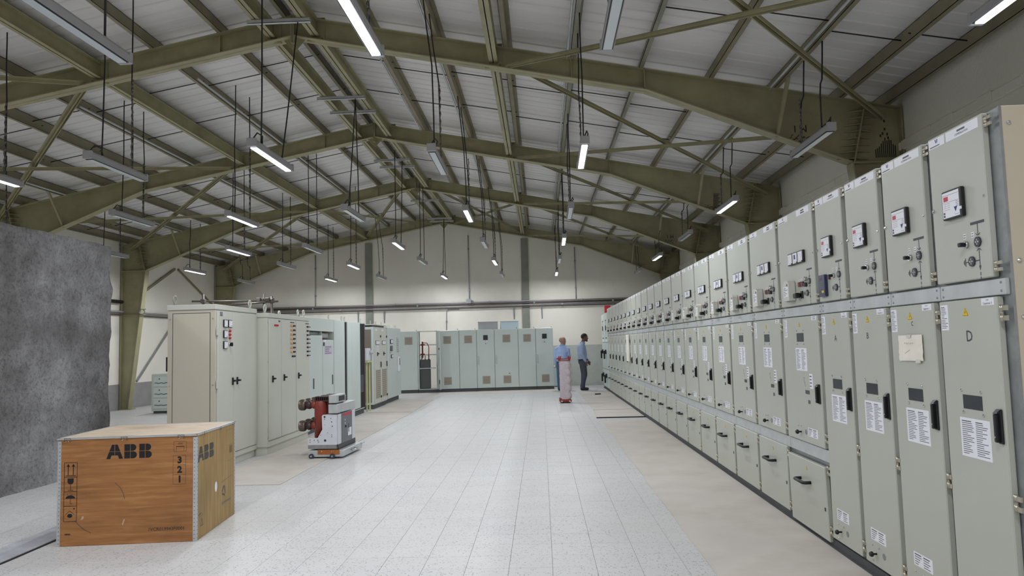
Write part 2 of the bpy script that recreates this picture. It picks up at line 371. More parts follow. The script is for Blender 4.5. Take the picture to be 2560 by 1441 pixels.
# rough concrete partition at the left
def partition():
    x1, x0, y0, y1, zz = -5.94, -6.24, -2.0, 10.05, 3.02
    from mathutils import noise
    b = MB(); ny, nz = 150, 46; vs = []
    for i in range(ny+1):
        for j in range(nz+1):
            y = y0+(y1-y0)*i/ny; z = zz*j/nz
            d = .03*noise.noise(Vector((y*1.3, z*1.3, 0)))+.022*noise.noise(Vector((y*6, z*6, 3)))
            yy = y; z2 = z
            if i == ny: yy += .03*noise.noise(Vector((z*4, 1, 7)))
            if j == nz: z2 += .02*noise.noise(Vector((y*4, 5, 1)))
            if j == 0: d += .03+.03*noise.noise(Vector((y*3, 9, 1)))
            vs.append((x1+d, yy, z2))
    b.add(vs, [(i*(nz+1)+j, (i+1)*(nz+1)+j, (i+1)*(nz+1)+j+1, i*(nz+1)+j+1) for i in range(ny) for j in range(nz)], 0, True)
    # end face, top and back
    e = [ny*(nz+1)+j for j in range(nz+1)]; o = len(b.v)
    b.add([(x0, vs[k][1]+.0, vs[k][2]) for k in e], [])
    for j in range(nz): b.f.append((e[j], o+j, o+j+1, e[j+1])); b.m.append(0); b.s.append(False)
    t = [i*(nz+1)+nz for i in range(ny+1)]; o2 = len(b.v)
    b.add([(x0, vs[k][1], vs[k][2]) for k in t], [])
    for i in range(ny): b.f.append((t[i], t[i+1], o2+i+1, o2+i)); b.m.append(0); b.s.append(False)
    b.add([(x0,y0,0),(x0,y1,0),(x0,y1,zz),(x0,y0,zz)], [(0,1,2,3)])
    return tag(b.build('wall_inner', M['concrete'], recalc=False), kind='structure')
partition()
# floor coverings
def sheet(label, pts, zz=.005, cat='floor cover', wav=.012, group=None):
    b = MB(); P = []
    n = len(pts)
    for i in range(n):
        p, q = Vector(pts[i]), Vector(pts[(i+1)%n]); L_ = (q-p).length; k = max(1, int(L_/.45))
        for t in range(k):
            r_ = p+(q-p)*t/k
            if t: r_ += Vector((random.uniform(-wav,wav), random.uniform(-wav,wav)))*.6
            P.append((r_.x, r_.y))
    b.prism(P, 0.0003, zz, lambda a,b_,d: (a,b_,d))
    return tag(b.build('floor_cover', M['mat_sheet']), label, cat, group)
sheet('long beige trench cover sheet along the near switchgear panels', [(1.075,3.2),(2.08,3.2),(2.08,14.45),(1.12,14.45)], .006)
sheet('short beige cover with a thick dark front edge on the right side', [(1.08,15.05),(2.03,15.05),(2.03,16.7),(1.12,16.7)], .012, wav=.004)
sheet('beige cover beside the far panels where the dark tool lies', [(1.12,16.85),(2.04,16.85),(2.04,22.9),(1.11,23.0),(1.12,22.1)], .008)
sheet('beige cover in front of the eyebolt cabinets, cable crate side', [(-4.4,8.43),(-3.0,8.44),(-3.03,17.3),(-4.05,17.34),(-4.05,9.5)], .006)
sheet('beige cover before the vented cabinets at left rear', [(-4.1,17.38),(-3.04,17.36),(-3.1,21.2),(-4.1,21.35)], .008)
sheet('narrow beige strip before the row of green-grey cabinets', [(-4.5,23.46),(.42,23.44),(.42,24.75),(-4.4,24.28)], .005)
tag(MB().bev(1.06,2.04,15.005,15.035,.0005,.02,.003).build('gap_shade_strip', M['black']), 'added black strip for the dark gap before the short beige cover', 'bar')  # black strip added as the shade of the gap before the cover
# chequered trench plate with a dark strip for the shaded gap beside it, lower left
tp = thing('trench_plate', 'chequered steel trench plate beside the wooden crate', 'trench plate', (-4.19,5.9,0), R(2))
MB().bev(-.16,.13,-2.6,2.2,.0005,.008,.002).build('plate', M['chequer'], tp)
ch = MB()
for i in range(-4,4):
    for j in range(-66,56):
        x, y = i*.035, j*.0375; d = .011 if (i+j)%2 else -.011
        ch.add([(x-.004,y-d,.008),(x+d*.3,y,.008),(x+.004,y+d,.008),(x-d*.3,y,.008),(x,y,.0105)], [(0,1,4),(1,2,4),(2,3,4),(3,0,4)])
o = ch.build('tread', M['chequer'], tp, recalc=False); o['kind'] = 'stuff'
MB().box(.132,.158,-2.6,2.2,.0004,.0025).build('slot', M['dark'], tp)  # flat strip painting the gap's shade, nothing is cut open
# ---------------------------------------------------------------- portal frames
def P3(s, y, z, sgn): return (sgn*s, y, z)
BOT = [(0,5.90),(1.2,5.66),(4.87,4.94),(7.59,3.83)]
def zb_(s):
    for (a,za),(b,zb) in zip(BOT, BOT[1:]):
        if s <= b: return za+(zb-za)*(s-a)/(b-a)
    return 3.83
def ibeam(poly_top, poly_bot, sgn, wd=.2, tf=.014, tw=.012):
    b = MB(); poly = [(sgn*s,z) for s,z in poly_top]+[(sgn*s,z) for s,z in reversed(poly_bot)]
    b.prism(poly, -tw/2, tw/2)
    for line, d in ((poly_top,-tf),(poly_bot,tf)):
        for (a,za),(c,zc) in zip(line, line[1:]):
            b.prism([(sgn*a,za),(sgn*c,zc),(sgn*c,zc+d),(sgn*a,za+d)], -wd/2, wd/2)
    return b
def gusset_mesh():
    b = MB(); b.prism([(0,-.004),(0,.004),(.17,.004),(.17,-.004)], 0, .0) if False else None
    b.add([(0,0,-.005),(.2,0,-.005),(0,-.095,-.005),(0,0,.005),(.2,0,.005),(0,-.095,.005)],[(0,2,1),(3,4,5),(0,1,4,3),(1,2,5,4),(2,0,3,5)])
    return b.mesh('gusset', M['olive'])
GUS = gusset_mesh()
def bolt_mesh():
    b = MB(); b.lathe([(.013,0),(.013,.012),(.006,.02)], 6, smooth=False); return b.mesh('bolt', M['olive_dark'])
BOLT = bolt_mesh()
MARKS = {}
def text_mesh(body, size, m, bold=0, align='CENTER', flat=False, key=None):
    k = (body,size,m.name,bold,align,flat)
    if k in MARKS: return MARKS[k]
    cu = bpy.data.curves.new('lettering', 'FONT'); cu.body = body; cu.size = size; cu.align_x = align; cu.align_y = 'CENTER'; cu.offset = bold; cu.resolution_u = 2
    ob = bpy.data.objects.new('tmp', cu); me = bpy.data.meshes.new_from_object(ob); bpy.data.objects.remove(ob)
    me.name = 'lettering'
    if not flat: me.transform(Matrix.Rotation(PI/2, 4, 'X'))
    me.materials.clear(); me.materials.append(m); MARKS[k] = me
    return me
frame_names = ['nearest the camera','second from the camera','third from the camera','against the far end wall']
frames = []
for fi, y in enumerate(F):
    t = thing('portal_frame', 'olive painted steel portal frame %s' % frame_names[fi], 'roof frame', (XR,y,0), 0, 'olive portal frames of the hall')
    frames.append(t)
    for sgn in (1,-1):
        top = [(0,zt(0)),(8.26,zt(8.26))]
        r = ibeam(top, BOT, sgn).build('rafter', M['olive'], t)
        MB().box(sgn*4.86-.006, sgn*4.86+.006, -.1, .1, zb_(4.86), zt(4.86)).build('splice_plate', M['olive'], r)
        s2 = 3.87 if sgn > 0 else 1.05
        MB().box(sgn*s2-.006, sgn*s2+.006, -.06, .06, zb_(s2)+.01, zt(s2)-.01).build('splice_plate', M['olive'], r)
        # knee block and column
        kb = MB(); kb.prism([(sgn*7.59,3.83),(sgn*8.27,3.83),(sgn*8.27,zt(8.27)),(sgn*7.59,zt(7.59))], -.0085, .0085)
        kb.prism([(sgn*8.255,3.83),(sgn*8.275,3.83),(sgn*8.275,zt(8.27)),(sgn*8.255,zt(8.27))], -.1, .1)
        kb.box(*sorted((sgn*7.59,sgn*8.27)), -.1, .1, 3.815, 3.835)
        kb.prism([(sgn*7.60,3.83),(sgn*7.62,3.83),(sgn*7.81,zt(7.81)),(sgn*7.79,zt(7.79))], -.1, .1)
        knee = kb.build('knee_block', M['olive'], t)
        for k in range(8):
            f = (k+.6)/8.4; sx = 7.61+.19*f; z = 3.83+.78*f
            for dx in (-1,1):
                g = link('gusset', GUS, knee, (sgn*(sx+dx*.012), -.008, z), (0,0,0), (sgn*dx*1.0, 1, 1))
        cb = MB(); cb.prism([(sgn*8.04,0.0),(sgn*8.27,0.0),(sgn*8.27,3.82),(sgn*7.59,3.82)], -.006, .006)
        cb.prism([(sgn*8.03,0),(sgn*8.05,0),(sgn*7.60,3.82),(sgn*7.58,3.82)], -.1, .1)
        cb.box(*sorted((sgn*8.255,sgn*8.28)), -.1, .1, 0, 3.82)
        cb.box(*sorted((sgn*7.66,sgn*8.26)), -.1, .1, 2.60, 2.612)
        cb.box(*sorted((sgn*7.95,sgn*8.29)), -.14, .14, .001, .02)
        cb.build('column', M['olive'], t)
        # flange brace up to the purlin
        MB().tube([(sgn*6.62,-.04,zb_(6.62)+.005),(sgn*6.66,-.5 if fi < 3 else -.45,zt(6.66)+.02)], .03, 4, smooth=False).build('flange_brace', M['olive'], t)
        MB().box(*sorted((sgn*0.004,sgn*.02)), -.11, .11, 5.80, zt(0)).build('ridge_plate', M['olive'], t)
        if sgn > 0:
            for k in range(2):
                MB().prism([(0,5.70+.0),(.16,5.88),(.16,5.90),(0,5.90)] if k else [(0,5.70),(-.16,5.88),(-.16,5.90),(0,5.90)], -.006, .006).build('ridge_gusset', M['olive'], t)
    # painted site marks on the right haunch
    if fi in (0,2):
        mk = link('paint_mark', text_mesh('M I', .14, M['black']), t, (6.95,-.012,4.34), (0,PI,0))
    if fi in (0,1,2,3):
        b = MB(); random.seed(20+fi)
        for k in range(16):
            x = 6.8+.02*k; z = 4.2+.03*math.sin(k*1.7)+random.uniform(-.015,.015)
            b.tube([(x,-.008,z),(x+.028,-.008,z+random.uniform(-.03,.03))], .006, 4, smooth=False)
        b.build('paint_scribble', M['black'], t)['kind'] = 'stuff'
    if fi == 0:
        b = MB(); random.seed(5)
        for k in range(11):
            x = 7.93+.026*k; h = .1+.16*math.exp(-((k-6)/3.2)**2)+random.uniform(-.03,.03)
            b.box(x, x+.013, -.011, -.007, 3.90, 3.90+h)
        for x, z in ((8.06,4.27),(8.03,4.21),(8.0,4.18),(8.09,4.2),(8.06,4.38),(8.1,4.15)): b.box(x, x+.02, -.011, -.007, z, z+.035)
        b.build('paint_stripes', M['black'], t)['kind'] = 'stuff'
    if fi == 1:
        b = MB(); random.seed(9)
        for k in range(13):
            z = 4.15+.026*k
            b.box(6.93+.002*k, 6.93+.14+random.uniform(-.03,.03), -.011, -.007, z, z+.011)
        b.build('paint_stripes', M['black'], t)['kind'] = 'stuff'
# ---------------------------------------------------------------- purlins with sag rods
PS = [.14,1.07,2.03,3.0,3.92,4.85,5.79,6.66,7.52,8.12]
for sgn in (1,-1):
    for k, s in enumerate(PS):
        z = zt(s); side = 'right' if sgn > 0 else 'left'
        b = MB(); tw = .006
        # Z section in local coordinates (x across, z up), length along y
        b.box(-.004,.004,3.6,YB-.03,.002,PUR-.0)
        b.box(-.06,.004,3.6,YB-.03,.0,.006); b.box(-.004,.06,3.6,YB-.03,PUR-.006,PUR)
        b.box(-.06,-.054,3.6,YB-.03,.0,.02)
        o = b.build('purlin', M['purlin_grey'] if k in (4,5) and sgn > 0 else M['olive_dark'], None, (XR+sgn*s, 0, z+.004))
        if sgn < 0: o.scale = (-1,1,1)
        tag(o, ('steel roof purlin running beside the ridge on the %s slope' % side) if k == 0 else
            ('eaves purlin along the top of the %s wall' % side) if k == len(PS)-1 else
            ('%s steel purlin out from the ridge on the %s roof slope' % (ORD[k], side)), 'purlin', 'roof purlins')
        if k < len(PS)-1:
            s2 = PS[k+1]; rods = []
            fr = [4.96]+F
            for a_, b_ in zip(fr, fr[1:]):
                for q_ in (.3,.62):
                    yy = a_+(b_-a_)*q_+(.22 if k%2 else 0)
                    m = MB(); m.tube([(-.03,yy,.11),(s2-s+.03,yy,.11+zt(s2)-zt(s))], .008, 5)
                    r = m.build('sag_rod', M['cable'], o)
# ---------------------------------------------------------------- struts between the frames
bays = [(3.6,F[0]),(F[0],F[1]),(F[1],F[2]),(F[2],F[3])]
bay_names = ['before the nearest frame','in first full bay','in second full bay','in last bay']
for bi, (ya, yb) in enumerate(bays):
    for s in (.31,2.8):
        for sgn in (1,-1):
            zz = (zb_(s)+.07) if s > 1 else 5.90
            t = thing('roof_strut', 'olive I beam strut %s %s, %s' % ('close beside the ridge' if s < 1 else 'at the middle', 'on the right slope' if sgn > 0 else 'on the left slope', bay_names[bi]), 'roof strut', (XR+sgn*s, 0, zz), 0, 'I beam struts between the portal frames')
            y0, y1 = ya+.01, yb-.01; h = .22
            b = MB(); b.box(-.006,.006,y0,y1,0,h); b.box(-.06,.06,y0,y1,0,.01); b.box(-.06,.06,y0,y1,h-.01,h)
            b.build('beam', M['olive'], t)
            for e, yy in enumerate((ya+.008, yb-.022)):
                if e == 0 and bi == 0: continue
                p = MB().bev(-.125,.125,yy,yy+.014,-.06,h+.06,.003).build('end_plate', M['olive'], t)
                if e:
                    for bx in (-.09,.09):
                        for bz in (-.03,h+.03): link('bolt', BOLT, p, (bx,yy-.001,bz), (PI/2,0,0))
# ---------------------------------------------------------------- diagonal braces
def brace(sgn, s0, y0, s1, y1, label, dz=0):
    z0, z1 = (zb_(s0)+zt(s0))/2+dz, (zb_(min(s1,7.5))*.25+zt(s1)*.75 if s1 > 6 else (zb_(s1)+zt(s1))/2)+dz
    a, c = Vector((XR+sgn*s0,y0,z0)), Vector((XR+sgn*s1,y1,z1)); d = c-a; L_ = d.length
    b = MB(); b.box(0,L_,-.05,.05,-.004,.004); b.box(0,L_,-.006,.006,-.05,0); b.box(0,L_,-.05,-.042,-.04,0)
    o = b.build('roof_brace', M['olive'])
    x = d.normalized(); yv = Vector((0,0,1)).cross(x).normalized(); zv = x.cross(yv)
    o.matrix_world = Matrix(((x.x,yv.x,zv.x,a.x),(x.y,yv.y,zv.y,a.y),(x.z,yv.z,zv.z,a.z),(0,0,0,1)))
    tag(o, label, 'brace', 'diagonal roof braces')
fr = [4.96]+F
for bi in range(4):
    for sgn in (1,-1):
        side = 'right' if sgn > 0 else 'left'
        brace(sgn, 3.0, fr[bi]+.06, 8.0, fr[bi+1]-.1, 'olive brace from middle to far %s eaves, %s' % (side, bay_names[bi]))
        brace(sgn, 3.0, fr[bi+1]-.06, 8.0, fr[bi]+.1, 'olive brace from middle to near %s eaves, %s' % (side, bay_names[bi]), -.085)
for sgn in (1,-1):
    side = 'right' if sgn > 0 else 'left'
    brace(sgn, .4, F[2]+.06, 2.75, F[3]-.1, 'inner diagonal brace by the ridge falling to the far %s side' % side)
    brace(sgn, .4, F[3]-.06, 2.75, F[2]+.1, 'inner diagonal brace by the ridge falling to the near %s side' % side, -.085)
# channels bolted across the two ridge struts
for k, (y, w_) in enumerate(((9.42,'just before the nearest frame'),(12.5,'nearer one in the first full bay'),(13.3,'farther one in the first full bay'),(16.9,'nearer one in the second full bay'),(17.55,'farther one in the second full bay'),(21.8,'just behind the third frame'),(25.0,'near the end wall'),(25.6,'closest to the end wall'))):
    b = MB(); b.box(-.42,.42,-.03,.03,0,.006); b.box(-.42,.42,-.03,-.024,0,.05); b.box(-.42,.42,.024,.03,0,.05)
    o = b.build('hanger_channel', M['galv_light'], None, (XR,y,5.843))
    tag(o, 'pale channel bolted under the two ridge struts, '+w_, 'bracket', 'channels under the ridge')
# ---------------------------------------------------------------- end wall posts, conduits, wall braces
for x, w_ in ((-6.17,'left'),(-.5,'right')):
    b = MB(); h = zb_(abs(x-XR))-.02; b.box(-.13,.13,-.05,-.038,0,h); b.box(-.012,.012,-.04,-.002,0,h)
    tag(b.build('wall_post', M['post'], None, (x,YB,0)), 'olive steel post up the end wall on the %s of the ridge' % w_, 'post')
def conduit(pts, r, m, label, clips=(), n=8, group=None):
    t = thing('conduit', label, 'conduit', pts[0], 0, group); p0 = Vector(pts[0])
    MB().tube([Vector(p)-p0 for p in pts], r, n).build('tube', m, t)
    for c in clips:
        d = Vector(c)-p0; MB().bev(d.x-.03,d.x+.03,d.y-r-.005,d.y+r+.005,d.z-r-.006,d.z+r+.006,.003).build('clip', M['galv'], t)
    return t
y = YB-.11
conduit([(-11.5,y,3.05),(4.85,y,3.05)], .022, M['pipe'], 'grey conduit run along the end wall, topmost of four', [(x,y,3.05) for x in (-9,-5.2,-1.8,1.5)])
conduit([(-11.5,y-.02,2.985),(4.85,y-.02,2.985)], .035, M['pipe_brown'], 'thick brown conduit run along the end wall', [(x,y-.02,2.985) for x in (-8.2,-4.4,-.2,2.6)])
conduit([(-11.5,y,2.91),(4.85,y,2.91)], .022, M['pipe'], 'grey conduit run just below the brown end wall pipe', [(x,y,2.91) for x in (-7.2,-3.6,.8)])
conduit([(-11.5,y,2.85),(4.85,y,2.85)], .018, M['pipe_brown'], 'thin brown conduit run, lowest of four on the end wall')
for x, z0, z1, w_ in ((-8.13,3.05,4.95,'far left of the end wall'),(-2.53,3.1,5.5,'right of the ridge on the end wall'),(1.3,3.08,4.95,'right part of the end wall')):
    conduit([(x,YB-.03,z0),(x,YB-.03,z0+(z1-z0)*.5),(x,YB-.03,z1)], .018, M['pipe'], 'vertical conduit dropping down the '+w_, [(x,YB-.03,z0+.4),(x,YB-.03,z1-.5)])
conduit([(-2.9,YB-.06,2.83),(-3.28,YB-.06,2.83),(-3.36,YB-.05,2.77),(-3.38,YB-.04,2.0)], .018, M['pipe'], 'bent conduit dropping behind the green-grey cabinets', [(-3.37,YB-.04,2.4)])
jb = thing('junction_box', 'small grey junction box on the end wall conduits below the ridge', 'junction box', (-2.55,YB-.14,3.02))
MB().bev(-.09,.09,-.05,.05,.0,.16,.008).build('box', M['galv_light'], jb); MB().bev(-.075,.075,-.057,-.05,.015,.145,.003).build('lid', M['galv'], jb)
for x in (-6.6,-5.65,-.95,.05):
    o = MB().add([(0,0,0),(.04,0,0),(.04,-.05,.0),(0,-.05,0),(0,0,-.42),(.04,0,-.42)],[(0,1,2,3),(0,1,5,4),(0,3,4),(1,2,5),(2,3,4,5)]).build('wall_bracket', M['galv'], None, (x,YB-.001,2.82))
    tag(o, 'thin steel bracket on the end wall below the conduits, %s' % {-6.6:'left of the left post',-5.65:'right of the left post',-.95:'left of the right post',.05:'right of the right post'}[x], 'bracket')
conduit([(XL+.06,15,2.70),(XL+.06,26.4,2.70)], .03, M['pipe'], 'grey conduit along the left wall, upper', [])
conduit([(XL+.05,15,2.62),(XL+.05,26.4,2.62)], .022, M['pipe_brown'], 'dark conduit along the left wall, lower', [])
conduit([(XL+.09,16,2.97),(XL+.09,20.1,2.97)], .05, M['black'], 'thick black pipe stub on the left wall before the column', [])
def strip(a, c, m, label, w_=.07):
    a, c = Vector(a), Vector(c); d = c-a; L_ = d.length
    o = MB().box(0,L_,-w_/2,w_/2,-.012,.012).build('wall_brace', m)
    x = d.normalized(); zv = Vector((1,0,0)); yv = zv.cross(x).normalized(); zv = x.cross(yv)
    o.matrix_world = Matrix(((x.x,yv.x,zv.x,a.x),(x.y,yv.y,zv.y,a.y),(x.z,yv.z,zv.z,a.z),(0,0,0,1)))
    tag(o, label, 'wall brace')
strip((XL+.03,20.5,2.95),(XL+.03,23.2,4.2), M['olive_dark'], 'dark diagonal flat bar high on the left wall')
strip((XL+.03,23.4,4.2),(XL+.03,25.9,3.2), M['olive_dark'], 'diagonal flat bar high on the left wall falling to the corner')
strip((XL+.03,21.0,.74),(XL+.03,23.6,2.85), M['galv'], 'pale diagonal flat bar low on the left wall beside the grey chest')
cl = thing('pipe_clamp', 'steel clamp with a looped end on the third left column', 'clamp', (-11.02,20.23,2.7))
MB().tube([(-.12,-.02,.05),(.18,-.16,.05)], .016, 6).build('bar', M['galv_light'], cl)
MB().tube([(.02+.08*math.cos(t*PI/6),-.13,-.02+.07*math.sin(t*PI/6)) for t in range(12)], .014, 6, closed=True).build('ring', M['galv'], cl)
# conduits strapped under the purlins that feed the lamps
for x, s in ((-1.2,2.03),(.57,3.92),(3.24,6.66),(-5.1,-2.03),(-6.8,-3.92),(-9.6,-6.66),(-2.27,1.07)):
    px = XR+s-.1*(1 if s > 0 else -1); z = zt(s)+.02
    conduit([(px,6.0 if x > -2 else 11.2,z),(px,25.6,z)], .016, M['galv_light'], 'bright conduit under the purlin %s' % ('nearest the ridge on the right slope' if s == 1.07 else 'above lamp row at %s' % {-1.2:'the right side of the ridge',.57:'the open aisle',3.24:'the switchgear',-5.1:'the left cabinets',-6.8:'the partition wall',-9.6:'the left wall'}[x]), [], 6, 'lamp conduits under the purlins')
# ---------------------------------------------------------------- pendant batten lamps
def lamp_meshes():
    b = MB(); L_ = .6
    prof = [(-.05,0),(.05,0),(.046,.06),(.03,.085),(-.03,.085),(-.046,.06)]
    b.prism(prof, -L_, L_, lambda a,z,d: (a,d,z))
    for e in (-1,1): b.bev(-.053,.053,e*L_-.018,e*L_+.018,-.004,.09,.006)
    b.box(-.012,.012,-.35,-.3,.08,.10); b.box(-.012,.012,.3,.35,.08,.10)
    hs = b.mesh('housing', M['housing'])
    rim = MB(); rim.box(-.044,.044,-L_+.03,L_-.03,-.004,.001); 
    r = rim.mesh('rim', M['black'])
    ln = MB(); ln.bev(-.034,.034,-L_+.045,L_-.045,-.012,-.003,.003)
    off = ln.mesh('lens', M['lens_off']); on = ln.mesh('lens', M['lens_on'])
    return hs, r, off, on
HS, RIM, LOFF, LON = lamp_meshes()
LX = [-9.6,-6.8,-5.1,-3.1,-1.2,.57,3.24]; LY = [-2.6,1.2,5.0,8.8,12.6,16.4,20.2,24.0]; LZ = 3.76
col_names = ['by the left wall','in line with the scaffold','above left cabinets','under the ridge','right of the ridge','in line with the wrapped unit','over the switchgear']
row_names = ['behind the camera','overhead','in the nearest row','in the second row','in the third row','in the fourth row','in the fifth row','row nearest end wall']
li = bpy.data.lights.new('lamp_light', 'AREA'); li.shape = 'RECTANGLE'; li.size = .066; li.size_y = 1.1; li.energy = LAMP_WATTS; li.color = (.93,.96,1.0); li.spread = LAMP_SPREAD
MEAS = {(3,2):4.87,(4,2):4.93,(5,2):5.0,(6,2):4.8,(2,3):8.73,(3,3):8.48,(4,3):8.95,(5,3):8.88,(6,3):8.69,(1,4):12.11,(2,4):12.54,(3,4):12.32,(4,4):12.75,(5,4):12.77,(6,4):12.7,
        (0,5):16.26,(1,5):16.5,(2,5):16.52,(3,5):16.26,(4,5):16.5,(5,5):16.38,(6,5):16.34,(0,6):20.3,(1,6):19.7,(2,6):20.18,(3,6):19.6,(4,6):20.2,(5,6):20.25,(6,6):20.3,(0,7):23.93,(1,7):23.94,(2,7):23.76,(3,7):24.09,(4,7):24.07,(5,7):24.09,(6,7):24.38}
BRK = [9.42,12.5,13.3,16.9,17.55,21.8,25.0,25.6]
PSW = [sg*s for s in PS for sg in (1,-1)]
for j, y in enumerate(LY):
    for i, x in enumerate(LX):
        on = (i+j) % 2 == 0
        vis = not (j < 2 or (j == 2 and i < 3) or (j == 3 and i < 2) or (j == 4 and i == 0))
        if not vis and not on: continue
        random.seed(i*31+j*7); yj = MEAS.get((i,j), y)
        x0_, LZ = x-(.05 if (i,j) == (3,2) else 0), 3.76
        if j == 7: yj *= 1.03; x0_ = x*1.03; LZ = 3.83
        t = thing('pendant_lamp', '%s batten lamp hanging %s, %s' % ('lit white' if on else 'unlit grey', col_names[i], row_names[j]), 'lamp', (x0_,yj,LZ), R(random.uniform(-.8,.8)), 'lit batten lamps' if on else 'unlit batten lamps')
        h = link('housing', HS, t); link('rim', RIM, h); link('lens', LON if on else LOFF, t)
        sp_ = min(PSW, key=lambda s: abs(s-(x0_-XR))); tx = XR+sp_-x0_; top = zt(sp_)-LZ+.008
        if i == 3: tx = 0; top = 5.846-LZ
        elif abs(tx) > .15: tx = 0; top = zt(x0_-XR)+PUR+.02-LZ
        for e in (-1,1):
            dy = .33*e
            ty = dy*.9
            if i == 3:
                nb = min(BRK, key=lambda q: abs(q-yj-dy)); ty = nb-yj if abs(nb-yj-dy) < .75 else dy*.9
            k_ = tx*.2
            pts = [(0,dy,.09),(.006,dy+(ty-dy)*.3,.09+(top-.09)*.3),(tx,ty,top)] if i == 3 else [(0,dy,.09),(.004+k_*.3,dy*.97,.5),(random.uniform(-.015,.015)+k_,dy*.95,top*.55),(tx*.62,dy*.92+(ty-dy*.92)*.6,top-.45),(tx*.9,ty*.9+dy*.1,top-.12),(tx,ty,top)]
            MB().tube(pts, .009, 5).build('cable', M['cable'], t)
        MB().tube([(0,-.3,.1),(.05,-.42,.16),(.03,-.52,.17),(0,-.57,.09)], .008, 5).build('flex', M['cable'], t)
        ch = MB()
        if i == 3: ch = None
        for k in range(int(top*.5/.05) if ch else 0): ch.tube([(0,.31,.1+k*.05),(.006*(-1)**k,.31,.125+k*.05),(0,.31,.148+k*.05)], .011, 4)
        if ch: ch.build('chain', M['chain'], t)['kind'] = 'stuff'
        if on:
            lo = bpy.data.objects.new('lamp_light', li); C.objects.link(lo); lo.parent = t; lo.location = (0,0,-.016)
# ---------------------------------------------------------------- switchgear row (front faces local -Y, x to the right as seen from the aisle)
def plate(par, name, x0, x1, z0, z1, y, th, m, c=0):
    b = MB()
    if c: b.bev(x0,x1,y-th,y,z0,z1,c)
    else: b.box(x0,x1,y-th,y,z0,z1)
    return b.build(name, m, par)
def printed(par, name, x0, x1, z0, z1, y, rows, cols=1, seed=1, m=None, title=False, ink=None, mg=.06, th=.0012):
    """a label plate with printed lines on it"""
    rnd = random.Random(seed); b = MB(); b.box(x0,x1,y-th,y,z0,z1,0)
    w_, h = x1-x0, z1-z0; yy = y-th-.0004
    for c in range(cols):
        cx0 = x0+w_*(mg+c*(1-mg)/cols); cw = w_*((1-mg)/cols-mg)
        for r in range(rows):
            zc = z1-h*(mg+(r+.5)*(1-2*mg)/rows); lh = h*(1-2*mg)/rows*.17
            L_ = cw*(rnd.uniform(.45,1) if rows > 3 else rnd.uniform(.6,.95)); s = cx0+(0 if rows > 3 else (cw-L_)/2)
            if title and r == 0: lh *= 1.5
            b.quad([(s,yy,zc-lh),(s+L_,yy,zc-lh),(s+L_,yy,zc+lh),(s,yy,zc+lh)], 1)
    return b.build(name, [m or M['white'], ink or M['ink']], par, recalc=False)
def screw(par, x, z, y, r=.008, m=None, name='screw'):
    key = ('scr', r, (m or M['chrome']).name)
    if key not in MARKS:
        b = MB(); b.lathe([(r,0),(r*.9,r*.5),(r*.4,r*.8)], 8, smooth=False); MARKS[key] = b.mesh('screw', m or M['chrome'])
    return link(name, MARKS[key], par, (x,y,z), (PI/2,0,0))
def hinge(par, x, z, y, h=.075):
    b = MB()
    b.lathe([(.0095,0),(.0095,h*.42)], 10, Matrix.Translation((x,y,z-h/2))); b.lathe([(.0095,0),(.0095,h*.42)], 10, Matrix.Translation((x,y,z+h*.08)))
    b.lathe([(.0075,0),(.0075,h*1.0)], 8, Matrix.Translation((x,y,z-h/2)))
    b.box(x-.002,x+.04,y-.004,y+.004,z-h*.45,z-h*.15); b.box(x-.002,x+.04,y-.004,y+.004,z+h*.15,z+h*.45)
    return b.build('hinge', M['nickel'], par)
def handle_bar(par, x0, x1, z0, z1, y):
    xm = (x0+x1)/2
    b = MB(); w_ = x1-x0
    b.bev(x0+w_*.1,x1,y-.01,y,z0,z1,.003); b.bev(x0,x0+w_*.55,y-.026,y-.006,z0+.006,z1-.02,.004)
    b.add([(x0,y-.026,z1-.02),(x0+w_*.55,y-.026,z1-.02),(x1,y-.01,z1),(x0+w_*.1,y-.01,z1)], [(0,1,2,3)])
    o = b.build('door_handle', M['black'], par)
    screw(o, x0+w_*.25, z0+.03, y-.026, .005)
    return o
def triangle_sign(par, x, z, y, s=.045):
    b = MB(); h = s*.9
    b.prism([(x-s*.58,z-h*.5),(x+s*.58,z-h*.5),(x,z+h*.56)], y-.0012, y, m=0)
    b.prism([(x-s*.5,z-h*.45),(x+s*.5,z-h*.45),(x,z+h*.46)], y-.0016, y-.0012, m=1)
    b.prism([(x-s*.43,z-h*.41),(x+s*.43,z-h*.41),(x,z+h*.38)], y-.002, y-.0016, m=0)
    b.prism([(x+s*.06,z+h*.2),(x-s*.1,z-h*.1),(x-.001,z-h*.08),(x-s*.05,z-h*.34),(x+s*.1,z+.0),(x+s*.005,z-.001)], y-.0024, y-.002, m=1)
    return b.build('warning_sign', [M['yellow'], M['black']], par)
def ring(b, x, z, r, y, th=.001, n=14, m=0, a0=0, a1=2*PI, w_=.003):
    k = [a0+(a1-a0)*i/n for i in range(n+1)]
    for p, q in zip(k, k[1:]):
        b.quad([(x+r*math.cos(p),y,z+r*math.sin(p)),(x+r*math.cos(q),y,z+r*math.sin(q)),(x+(r-w_)*math.cos(q),y,z+(r-w_)*math.sin(q)),(x+(r-w_)*math.cos(p),y,z+(r-w_)*math.sin(p))], m)
def disc(b, x, z, r, y0, y1, n=14, m=0):
    b.prism([(x+r*math.cos(2*PI*i/n), z+r*math.sin(2*PI*i/n)) for i in range(n)], y0, y1, m=m)
